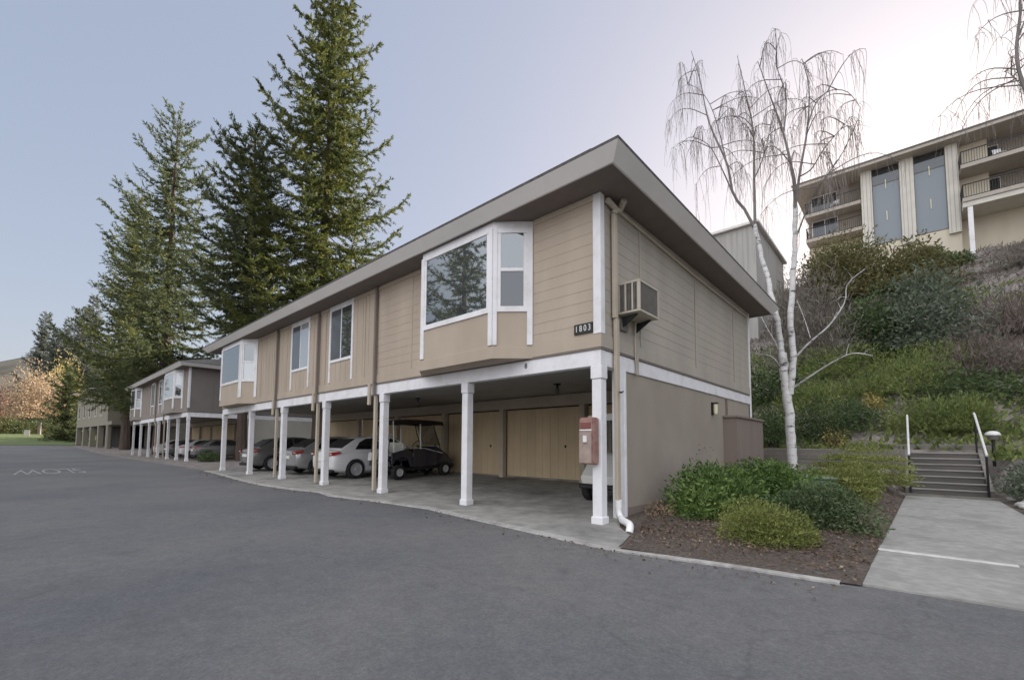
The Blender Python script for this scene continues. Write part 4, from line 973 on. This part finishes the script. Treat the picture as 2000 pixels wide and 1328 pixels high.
# conifers across the road, seen in the window glass
x1_ = conifer('redwood_tree', 'conifer across the road mirrored in the big bay window', (-21.5, -17.2, 0), 22, 6.2, LF['red_a'], 31, nb=110, base=.08, tr=.35, group='conifers across the road')
for x, y, s, r_, lb in ((-31, -19, 1.1, 1., 'conifer across the road mirrored in the window glass of the middle windows'), (-43, -18, .9, 3., 'conifer across the road mirrored in the far bay window')):
    c = copy_tree(x1_); c.location = (x, y, 0); c.scale = (s, s, s); c.rotation_euler.z = r_; c['label'] = lb

def shrub(name, label, cat, loc, rad, mt, n, leaf, seed, asp=.45, lumps=9, up=.2, shell=.45, group=None, twigs=6, twm=None, z0=0., lay=0.):
    """a bush: leaves through the outer shell of several overlapping lumps, thin stems inside"""
    g = np.random.default_rng(seed); root = empty(name, loc, g.uniform(0, 6)); tag(root, label, cat, group)
    rx_, ry_, rz_ = rad
    cs = g.normal(size=(lumps, 3)); cs /= np.linalg.norm(cs, axis=1)[:, None]; cs[:, 2] = np.abs(cs[:, 2]); cs *= (.35+.4*g.random(lumps))[:, None]
    rs = .38+.25*g.random(lumps); rs[0] = .6; cs[0] = (0, 0, .35)
    cs[:, 2] = np.maximum(cs[:, 2], .12)
    which = g.choice(lumps, n, p=rs**2/np.sum(rs**2)); d = g.normal(size=(n, 3)); d /= np.linalg.norm(d, axis=1)[:, None]
    r_ = rs[which]*(1-shell*g.random(n)**1.6)*(1+.16*g.random(n)**4)
    p = cs[which]+d*r_[:, None]; p[:, 2] = np.where(p[:, 2] < .02, np.abs(p[:, 2])*.6+.02, p[:, 2])
    if lay: p[:, 2] = p[:, 2]*.5+np.round(p[:, 2]*5)/5*.5+g.normal(size=n)*.02
    p *= np.array([rx_, ry_, rz_])/1.0
    dd = d*.7+g.normal(size=(n, 3))*.6+np.array([0, 0, up]); ln = leaf*g.uniform(.6, 1.3, n)
    V, Fc = rhombi(p, dd, ln, ln*asp, g); V[:, 2] = np.maximum(V[:, 2], .0)+z0
    npmesh('foliage', V, Fc, mt, root)
    q = MB()
    for k in range(twigs):
        e = cs[k % lumps]*np.array(rad)*1.05; q.tube([(g.normal()*.05*rx_, g.normal()*.05*ry_, -.1), e*.5+g.normal(size=3)*.05*rx_+[0, 0, .1*rz_], e+[0, 0, z0]], [.02*rz_**.5+.004, .012*rz_**.5+.003, .004], 5)
    q.build('stems', twm or M_twig, root)
    return root
GB = 'shrubs in the planting bed'
bz = lambda x, y: float(bedz(x, y))
shrub('laurel_bush', 'glossy bright green laurel bush against the end wall, front one of the pair', 'shrub', (.98, 2.15, .05), (.80, .95, .80), LF['laurel'], 10000, .085, 41, asp=.42, group=GB, lumps=12)
shrub('laurel_bush', 'glossy green laurel bush behind the front one, nearer the birch', 'shrub', (1.45, 3.75, .13), (.85, .95, .80), LF['laurel'], 9000, .085, 42, asp=.42, group=GB, lumps=12)
shrub('spreading_bush', 'yellow green low spreading bush at the front of the bed', 'shrub', (2.13, .42, .0), (.62, .62, .46), LF['yellow'], 15000, .045, 43, asp=.3, group=GB, lumps=12, lay=1)
shrub('rounded_bush', 'dark dull green rounded bush in the middle of the bed', 'shrub', (2.52, 1.65, .04), (.66, .72, .64), LF['dark'], 11000, .055, 44, asp=.4, group=GB, lumps=12)
shrub('nandina_bush', 'yellowish feathery bush beside the walk, nearest of that kind', 'shrub', (2.62, 4.9, .12), (.62, .75, .75), LF['yellow'], 10000, .062, 45, asp=.3, group=GB, lay=1, lumps=11)
shrub('nandina_bush', 'yellowish feathery bush beside the walk, middle one', 'shrub', (2.35, 6.6, .2), (.9, .9, .95), LF['yellow'], 11200, .062, 46, asp=.3, group=GB, lay=1, lumps=11)
shrub('nandina_bush', 'yellowish feathery bush left of the steps, tallest of that kind', 'shrub', (2.75, 8.3, .3), (.75, .85, 1.0), LF['yellow'], 10000, .062, 47, asp=.3, group=GB, lay=1, lumps=11)
shrub('dry_plant', 'small rusty dry plant by the foot of the end wall', 'plant', (.38, 1.25, .0), (.28, .35, .24), LF['rust'] if False else LF['orange'], 420, .06, 48, asp=.3, group=None)
shrub('weed', 'thin pale weed in front of the plaster end wall', 'plant', (.45, 3.3, .12), (.35, .45, 1.05), LF['grey'], 260, .06, 49, asp=.3, twigs=9)
shrub('sage_bush', 'grey green bush right of the steps at the edge of the photo', 'shrub', (5.75, 8.6, .15), (.75, 1.0, .95), LF['grey'], 6000, .085, 50, asp=.45, lumps=11)
shrub('low_shrub', 'low dark shrub at the corner of the second carport block', 'shrub', (-31.2, 2.6, 0), (1.0, .9, .7), LF['hedge'], 1500, .13, 51)

# --- shrubs on the bank; (photo column, photo row of the foot, half width and height in metres, kind ...)
HS = [
 ('hedge_shrub', 'dense dark green shrub on the bank just behind the birch, left of it', 1500, 862, 1.3, 1.5, 'hedge', 4500, .10),
 ('hedge_shrub', 'dense dark green shrub on the bank right of the birch trunk', 1600, 860, 1.2, 1.35, 'hedge', 4200, .10),
 ('hedge_shrub', 'dark green shrub on the bank above the nandina', 1668, 838, .9, 1.2, 'dark', 3000, .10),
 ('rosemary_bush', 'feathery green bush right above the top of the steps', 1812, 842, 1.1, 1.25, 'rosemary', 5000, .14),
 ('rosemary_bush', 'feathery green bush above the steps beside the right handrail', 1893, 838, .9, 1.1, 'rosemary', 4200, .14),
 ('golden_shrub', 'small golden yellow leaved shrub on the bank left of the steps', 1705, 800, .5, .75, 'gold', 420, .12),
 ('golden_shrub', 'pale yellowish shrub at the retaining wall beside the birch', 1635, 872, .5, .7, 'gold', 320, .10),
 ('rosemary_bush', 'mid green bush low on the bank left of the golden shrub', 1612, 800, 1.8, 1.5, 'rosemary', 5000, .16),
 ('rosemary_bush', 'green bush on the bank behind the building corner', 1490, 790, 1.8, 1.9, 'hedge', 4500, .15),
 ('rosemary_bush', 'lighter green bush in the middle of the bank', 1760, 770, 2.0, 1.5, 'rosemary', 6000, .16),
 ('rosemary_bush', 'green bush on the bank above the garden lamp', 1930, 790, 1.9, 1.2, 'hedge', 4500, .15),
 ('rosemary_bush', 'light green bush in the upper middle of the bank', 1830, 730, 2.2, 1.5, 'rosemary', 5000, .17),
 ('rosemary_bush', 'long green bush on the bank behind the upper birch stems', 1640, 735, 2.2, 1.6, 'rosemary', 5000, .17),
 ('blue_green_shrub', 'large grey green shrub high on the bank below the tall windows', 1790, 690, 2.6, 4.2, 'grey', 9000, .19),
 ('blue_green_shrub', 'dark green shrub in the middle of the thicket on the bank', 1715, 705, 2.2, 3.6, 'hedge', 7000, .19),
 ('bare_thicket', 'greyish bare twiggy thicket right of the birch stems', 1610, 715, 2.6, 4.2, 'dry', 6500, .40),
 ('bare_thicket', 'greyish bare thicket above the building eave', 1545, 650, 2.0, 4.0, 'dry', 4500, .40),
 ('olive_tree_shrub', 'big olive green shrub tree in front of the tall windows', 1690, 585, 4.0, 4.4, 'olive', 12000, .24),
 ('olive_tree_shrub', 'olive green shrub tree left under the hilltop balconies', 1605, 590, 2.8, 4.0, 'olive', 8000, .24),
 ('olive_tree_shrub', 'olive shrub at the right flank of the thicket', 1790, 570, 2.4, 3.3, 'olive', 7000, .24),
 ('dark_hilltop_shrub', 'dark green shrub at the foot of the hilltop wall', 1815, 515, 1.6, 1.4, 'hedge', 2600, .2),
 ('dark_hilltop_shrub', 'dark shrub beside the white post of the hilltop block', 1860, 520, 1.4, 1.1, 'hedge', 2000, .2),
 ('plum_shrub', 'reddish purple twiggy shrub on the right of the bank, lower one', 1945, 735, 1.9, 1.7, 'plum', 3600, .34),
 ('plum_shrub', 'reddish purple twiggy shrub on the right of the bank, upper one', 1990, 650, 2.2, 2.0, 'plum', 3800, .34),
 ('plum_shrub', 'purple brown shrub at the photo edge below the hilltop balconies', 1995, 525, 2.0, 1.6, 'dry', 3200, .36),
 ('plum_shrub', 'brownish shrub on the bank between the bare slope and the plum shrubs', 1890, 690, 1.4, 1.2, 'dry', 2200, .32),
]
for i, (nm, lb, px_, py_, hw_, hh_, kd, n_, lf_) in enumerate(HS):
    (x, y, z), t = H(px_, py_)
    tw = kd in ('dry', 'plum')
    shrub(nm, lb, 'shrub', (x, y, z-.1), (hw_, hw_*.9, hh_), LF[kd], n_, lf_, 100+i, asp=.09 if tw else (.2 if kd == 'rosemary' else .42), up=1.0 if tw else (.8 if kd == 'rosemary' else .15), shell=.9 if tw else .5, lumps=14, group='shrubs on the bank', twigs=26 if tw else 10)
# --- ground cover
def cover(name, label, mt, n, fx, leaf, asp, up, seed):
    g = np.random.default_rng(seed); P = np.stack([g.uniform(-5, 20, n), 11.2+g.random(n)**1.15*32, np.zeros(n)], 1)
    P = P[~((P[:, 0] > 3.3) & (P[:, 0] < 5.1) & (P[:, 1] < 12.2))]
    nz = np.array([mnoise.fractal(Vector((p[0]*.22+seed, p[1]*.22, 0)), 1., 2., 4) for p in P]); P = P[fx(P, nz, g)]
    P[:, 2] = rough_ground(P[:, 0], P[:, 1])-.02; d = g.normal(size=P.shape)*.7; d[:, 2] = np.abs(d[:, 2])*.5+up
    ln = leaf*g.uniform(.5, 1.5, len(P))*(1+.5*np.clip(nz[:len(P)], -.5, .5)); V, Fc = rhombi(P, d, ln, ln*asp, g)
    tag(npmesh(name, V, Fc, mt), label, 'ground cover', kind='stuff')
cover('green_ground_cover', 'light green ground cover over the lower half of the bank', LF['rosemary'], 70000, lambda P, z, g: (z+.9-(P[:, 1]-11)*.055-np.maximum(0, P[:, 0]-9)*.08 > g.random(len(P))*.5), .26, .3, .5, 5)
cover('dry_ground_cover', 'grey brown dry twigs and stubble over the upper half of the bank', LF['dry'], 60000, lambda P, z, g: (-z-.25+(P[:, 1]-11)*.05+np.maximum(0, P[:, 0]-9)*.06 > g.random(len(P))*.7), .30, .14, .35, 9)
cover('plum_ground_cover', 'reddish brown creeping growth scattered on the right of the bank', LF['plum'], 16000, lambda P, z, g: (z > .05) & (P[:, 0] > 6), .26, .2, .3, 14)

# --- weeping birches, bare
m_, t_, b_ = nt('birch_bark'); N_, L_ = t_.nodes, t_.links
tc = N_.new('ShaderNodeTexCoord'); mp = N_.new('ShaderNodeMapping'); mp.inputs['Scale'].default_value = (2.2, 2.2, 6.5); L_.new(tc.outputs['Object'], mp.inputs[0])
nz = N_.new('ShaderNodeTexNoise'); nz.inputs['Scale'].default_value = 1.6; nz.inputs['Detail'].default_value = 7; nz.inputs['Roughness'].default_value = .65; L_.new(mp.outputs[0], nz.inputs['Vector'])
rp = N_.new('ShaderNodeValToRGB'); e = rp.color_ramp.elements; e[0].position = .34; e[0].color = (.05, .048, .05, 1); e[1].position = .43; e[1].color = (.60, .59, .58, 1); e.new(.7).color = (.80, .79, .78, 1)
L_.new(nz.outputs['Fac'], rp.inputs[0]); L_.new(rp.outputs[0], b_.inputs['Base Color']); b_.inputs['Roughness'].default_value = .8
M_birch = m_
M_birch_limb = mat('birch_limb', (.20, .185, .175), .85, .3, 5, streak=(1, 1, .4)); M_birch_twig = mat('birch_twig', (.24, .21, .195), .9, .2, 5)
def smooth_path(pts, n):
    pts = np.array(pts, float); s = np.concatenate([[0], np.cumsum(np.linalg.norm(np.diff(pts, axis=0), axis=1))]); u = np.linspace(0, s[-1], n)
    # Catmull-Rom through the points
    out = []
    for v in u:
        i = min(max(int(np.searchsorted(s, v))-1, 0), len(pts)-2); f = (v-s[i])/(s[i+1]-s[i]); p0 = pts[max(i-1, 0)]; p1 = pts[i]; p2 = pts[i+1]; p3 = pts[min(i+2, len(pts)-1)]
        out.append(.5*((2*p1)+(-p0+p2)*f+(2*p0-5*p1+4*p2-p3)*f*f+(-p0+3*p1-3*p2+p3)*f**3))
    return np.array(out)
def weeping_birch(label, stems, limbs, seed, origin, strands=420, tipr=.9):
    """stems, limbs: lists of (points, r0, r1) in world metres"""
    g = np.random.default_rng(seed); o = np.array(origin); root = empty('weeping_birch', origin); tag(root, label, 'tree', 'weeping birches')
    q = MB()
    for pts, r0, r1 in stems:
        p = smooth_path(pts, 26)-o; p[1:-1] += g.normal(size=(24, 3))*[.012, .012, 0]; q.tube(p, np.linspace(r0, r1, 26), 10)
    q.build('trunk', M_birch, root, smooth=True)
    q = MB(); tips = []
    for pts, r0, r1 in limbs:
        p = smooth_path(pts, 18)-o; q.tube(p, np.linspace(r0, r1, 18), 7); tips.append(p)
    # secondary arching boughs from the upper limbs
    sec = []
    for p in tips:
        for k in range(6):
            i = int(g.integers(5, 17)); a = g.uniform(0, 2*math.pi); l_ = g.uniform(.5, 1.35)*(1.25 if i < 12 else .8); h_ = g.uniform(.15, .5)*l_
            d = np.array([math.cos(a), math.sin(a), 0]); s = np.linspace(0, 1, 8)[:, None]
            c = p[i]+d*l_*s**.9+np.array([0, 0, 1.])*(h_*np.sin(s*2.2)*.9-.25*l_*s**3); sec.append(c); q.tube(c, np.linspace(.016, .005, 8), 5, False)
    q.build('limbs', M_birch_limb, root, smooth=True)
    q = MB(); src = [p[7:] for p in tips]+[c[2:] for c in sec]
    w = np.array([len(c) for c in src], float); w /= w.sum()
    for k in range(strands):
        c = src[int(g.choice(len(src), p=w))]; p = c[int(len(c)*g.random()**.6) if len(c)*g.random()**.6 < len(c) else -1]+g.normal(size=3)*.02
        l_ = g.uniform(.45, 1.9)*tipr*(1 if g.random() < .75 else 1.35); a = g.uniform(0, 2*math.pi); out = g.uniform(.05, .3); d = np.array([math.cos(a), math.sin(a), 0])
        s = np.linspace(0, 1, 7)[:, None]; wob = np.array([math.sin(k*1.7), math.cos(k*2.3), 0])*.05
        cc = p+d*out*(1-(1-s)**2)+np.array([0, 0, 1.])*(.12*np.sin(s*3)*(1-s)-l_*s**1.35)+wob*np.sin(s*5)
        q.tube(cc, np.linspace(.0055, .0028, 7), 3, False)
        if g.random() < .7:
            i = int(g.integers(2, 5)); b0 = cc[i]; e_ = b0+np.array([g.normal()*.12, g.normal()*.12, -g.uniform(.2, .6)]); q.tube([b0, (b0+e_)/2+[.02, 0, .02], e_], [.004, .0035, .0025], 3, False)
    q.build('weeping_twigs', M_birch_twig, root)
    return root
YB = 9.6
def Q(pl, dy0=0., dy1=0.):      # photo points of one stem, taken on upright planes that drift in depth
    n = len(pl); return [on(1, x, y, YB+dy0+(dy1-dy0)*i/max(1, n-1)) for i, (x, y) in enumerate(pl)]
stems = [(Q([(1549, 915), (1541, 800), (1533, 740), (1528, 690)]), .135, .115),
         (Q([(1530, 725), (1521, 640), (1505, 565), (1488, 500), (1474, 440)], 0, .3), .085, .062),
         (Q([(1543, 770), (1549, 700), (1545, 620), (1549, 540), (1553, 470), (1553, 400)], 0, -.3), .095, .062)]
limbs = [(Q([(1476, 450), (1452, 405), (1432, 380), (1420, 320), (1385, 240), (1368, 160), (1350, 100)], .3, -.6), .05, .008),
         (Q([(1475, 445), (1473, 350), (1471, 255), (1455, 175), (1440, 110)], .3, 1.2), .05, .008),
         (Q([(1553, 410), (1550, 350), (1530, 260), (1505, 190), (1480, 120)], -.3, -1.2), .05, .008),
         (Q([(1552, 415), (1562, 340), (1577, 250), (1580, 170), (1566, 115)], -.3, .3), .045, .008),
         (Q([(1530, 265), (1535, 190), (1515, 120), (1524, 66)], -.7, -.2), .025, .006),
         (Q([(1577, 250), (1592, 205), (1620, 178), (1655, 180), (1680, 210)], -.1, .9), .022, .006),
         (Q([(1432, 380), (1410, 330), (1385, 285), (1350, 268), (1332, 280)], .2, -.9), .025, .006),
         (Q([(1471, 250), (1450, 230), (1420, 228), (1395, 240)], .6, .1), .018, .006),
         (Q([(1420, 320), (1395, 225), (1370, 180), (1340, 165), (1325, 185)], .0, .8), .02, .006),
         (Q([(1562, 345), (1585, 330), (1610, 290), (1640, 255), (1660, 230)], -.3, -1.0), .022, .006),
         (Q([(1553, 470), (1580, 400), (1610, 350), (1645, 300), (1675, 235)], -.2, -1.3), .028, .006),
         (Q([(1473, 350), (1490, 310), (1500, 270), (1515, 200)], .3, .8), .02, .006),
         (Q([(1552, 700), (1580, 670), (1620, 635), (1650, 590), (1655, 555), (1690, 525)], .0, -.9), .03, .007),
         (Q([(1548, 758), (1590, 730), (1625, 708), (1665, 690), (1705, 695)], .0, -1.2), .032, .007),
         (Q([(1528, 700), (1515, 670), (1498, 640), (1485, 615)], .0, .8), .016, .006),
         (Q([(1526, 720), (1512, 700), (1495, 693), (1468, 690)], .0, .6), .018, .006),
         (Q([(1583, 660), (1570, 620), (1556, 585)], -.2, -.4), .012, .005)]
weeping_birch('twin stemmed white birch with hanging bare twigs beside the near building', stems, limbs[:12], 77, Q([(1549, 915)])[0], 950)
# its low bare side boughs belong to the same tree
bt = [o for o in bpy.data.objects if o.name == 'weeping_birch'][0]; q = MB(); o_ = np.array(Q([(1549, 915)])[0])
for pts, r0, r1 in limbs[12:]:
    p = smooth_path(pts, 18)-o_; q.tube(p, np.linspace(r0, r1, 18), 7)
    for k in range(4):
        i = 8+int(k*2.4); d_ = np.array([rnd.uniform(-.25, .3), rnd.uniform(-.3, .3), rnd.uniform(-.15, .45)]); q.tube([p[i], p[i]+d_*.5+[0, 0, .04], p[i]+d_], [.006, .004, .0025], 4)
q.build('low_boughs', M_birch, bt, smooth=True)
YB = 9.0
o2 = on(1, 2110, 900, 9.0)
weeping_birch('second weeping birch whose twigs hang into the upper right corner of the photo',
  [([o2, on(1, 2085, 500, 9.2), on(1, 2060, 300, 9.1)], .12, .06)],
  [(Q([(2060, 310), (2004, 180), (1988, 130), (1986, 80), (1993, 20), (1985, -60), (1960, -120)]), .05, .012), (Q([(2060, 300), (2080, 150), (2060, 0), (2010, -120)], 0, .6), .05, .01),
   (Q([(1986, 80), (2020, 0), (2050, -40)], 0, .5), .02, .006), (Q([(2004, 180), (1980, 150), (1960, 140)], 0, .2), .008, .004)], 78, o2, 230, .62)

# --- far end of the road
def broadleaf(name, label, loc, Hh, rad, mt, n, leaf, seed, group=None, tr=.18):
    root = shrub(name, label, 'tree', loc, (rad, rad, Hh*.75), mt, n, leaf, seed, lumps=16, shell=.8, up=.1, group=group, twigs=0, z0=Hh*.25)
    for ch in list(root.children):
        if ch.name.startswith('stems'): bpy.data.objects.remove(ch)
        else: ch.name = 'crown'
    g = np.random.default_rng(seed+1); q = MB(); q.tube([(0, 0, -.3), (.05, .05, Hh*.2), (.1, 0, Hh*.36)], [tr, tr*.85, tr*.7], 8)
    for k in range(14):
        a = g.uniform(0, 6.28); l_ = rad*g.uniform(.4, .85); q.tube([(.05, .03, Hh*g.uniform(.2, .34)), (math.cos(a)*l_*.5, math.sin(a)*l_*.5, Hh*.5), (math.cos(a)*l_, math.sin(a)*l_, Hh*g.uniform(.6, .92))], [tr*.45, tr*.25, .03], 5)
    q.build('trunk', M_birch_limb, root, smooth=True); return root
def far(px_, t): p = at(px_, t); return (p[0], p[1], float(gz(p[0], p[1]))-.1)
broadleaf('autumn_tree', 'orange tan autumn tree at the far end of the road', far(75, 92), 13.5, 6.0, LF['orange'], 9000, .42, 201, tr=.3)
broadleaf('autumn_tree', 'smaller tan autumn tree right of the orange one', far(122, 96), 12, 4.0, LF['orange'], 4200, .42, 202, tr=.2)
broadleaf('red_tree', 'rusty red tree at the left edge behind the lawn', far(2, 118), 15, 6, LF['rust'], 4000, .5, 203, tr=.25)
broadleaf('golden_tree', 'golden yellow tree behind the low dark conifer', far(112, 104), 18, 4.5, LF['gold'], 3500, .5, 204, tr=.25)
for i, (px_, t, hw_, hh_, kd, lb) in enumerate(((4, 96, 4, 4.2, 'hedge', 'dark hedge shrub at the far left end of the road'), (35, 98, 4, 3.6, 'olive', 'olive hedge shrub under the autumn tree'), (68, 100, 4, 3.2, 'hedge', 'green hedge shrub below the orange tree'), (100, 97, 3.5, 3.5, 'olive', 'olive hedge shrub at the right of the lawn'), (-30, 92, 4, 5, 'olive', 'tall olive hedge shrub just outside the left edge'), (134, 88, 2.6, 4.5, 'hedge', 'dark shrub beside the gabled block'))):
    shrub('hedge_shrub', lb, 'shrub', far(px_, t), (hw_, hw_*.8, hh_), LF[kd], 2200, .38, 300+i, group='shrubs at the end of the road')
hx = np.linspace(-700, -190, 24); hyy = np.linspace(-420, 260, 40)
tag(sheet('hills', hx, hyy, lambda X, Y: 2+sstep(-190, -420, X)*(52+16*np.sin(Y*.013)+9*np.sin(Y*.037+1))-4, mat('hill_woods', (.11, .10, .075), .95, .4, .05)))

# ================================================================== LIGHT
SUN_EL, SUN_AZ = 19., 3.         # degrees; azimuth measured from +y towards +x
W_ = bpy.data.worlds.new('World'); S.world = W_; W_.use_nodes = True
t_ = W_.node_tree; bg = t_.nodes['Background']
sk = t_.nodes.new('ShaderNodeTexSky'); sk.sky_type = 'NISHITA'; sk.sun_disc = False; sk.sun_elevation = R(SUN_EL); sk.sun_rotation = R(SUN_AZ)
sk.air_density = 1.0; sk.dust_density = 3.0; sk.ozone_density = 2.5; sk.altitude = 100
gm = t_.nodes.new('ShaderNodeGamma'); gm.inputs['Gamma'].default_value = .31; t_.links.new(sk.outputs[0], gm.inputs['Color'])
def wm(op, a, b_=None, clamp=False):
    n = t_.nodes.new('ShaderNodeMath'); n.operation = op; n.use_clamp = clamp
    for i, v in enumerate((a, b_)):
        if v is None: continue
        if isinstance(v, (int, float)): n.inputs[i].default_value = v
        else: t_.links.new(v, n.inputs[i])
    return n.outputs[0]
ms_ = t_.nodes.new('ShaderNodeMix'); ms_.data_type = 'RGBA'; ms_.blend_type = 'MULTIPLY'; ms_.inputs['Factor'].default_value = 1; ms_.inputs['B'].default_value = (.60, .568, .592, 1)
hs = t_.nodes.new('ShaderNodeHueSaturation'); hs.inputs['Saturation'].default_value = 1.32; t_.links.new(gm.outputs[0], hs.inputs['Color']); t_.links.new(hs.outputs[0], ms_.inputs['A'])
# added bright cloud, unseen overhead and away from the sun, for fill light
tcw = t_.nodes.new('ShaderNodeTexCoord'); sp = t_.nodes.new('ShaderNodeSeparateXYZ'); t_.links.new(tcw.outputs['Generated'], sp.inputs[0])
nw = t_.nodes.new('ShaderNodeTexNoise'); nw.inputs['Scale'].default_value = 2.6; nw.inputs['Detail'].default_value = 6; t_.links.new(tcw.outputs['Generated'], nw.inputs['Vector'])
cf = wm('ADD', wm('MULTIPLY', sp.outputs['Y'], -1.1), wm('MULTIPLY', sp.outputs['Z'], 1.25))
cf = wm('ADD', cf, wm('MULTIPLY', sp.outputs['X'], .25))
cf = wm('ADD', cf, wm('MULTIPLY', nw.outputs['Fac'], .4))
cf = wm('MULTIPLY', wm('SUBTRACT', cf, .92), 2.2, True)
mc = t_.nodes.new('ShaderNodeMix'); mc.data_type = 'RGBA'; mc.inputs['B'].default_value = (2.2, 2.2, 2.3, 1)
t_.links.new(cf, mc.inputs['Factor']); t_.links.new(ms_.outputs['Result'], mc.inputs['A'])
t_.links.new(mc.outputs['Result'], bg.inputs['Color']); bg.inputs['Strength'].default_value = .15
sd = bpy.data.lights.new('sun', 'SUN'); sd.energy = 2.7; sd.angle = R(.5); sd.color = (1, .90, .74)
so = bpy.data.objects.new('sun', sd); COL.objects.link(so)
el, az = R(SUN_EL), R(SUN_AZ); d = Vector((math.sin(az)*math.cos(el), math.cos(az)*math.cos(el), math.sin(el)))
so.rotation_euler = (-d).to_track_quat('-Z', 'Y').to_euler()
S.view_settings.view_transform = 'Standard'; S.view_settings.look = 'None'; S.view_settings.exposure = 2.45; S.view_settings.gamma = 1.
S.cycles.max_bounces = 8; S.cycles.transparent_max_bounces = 8; S.cycles.use_denoising = True
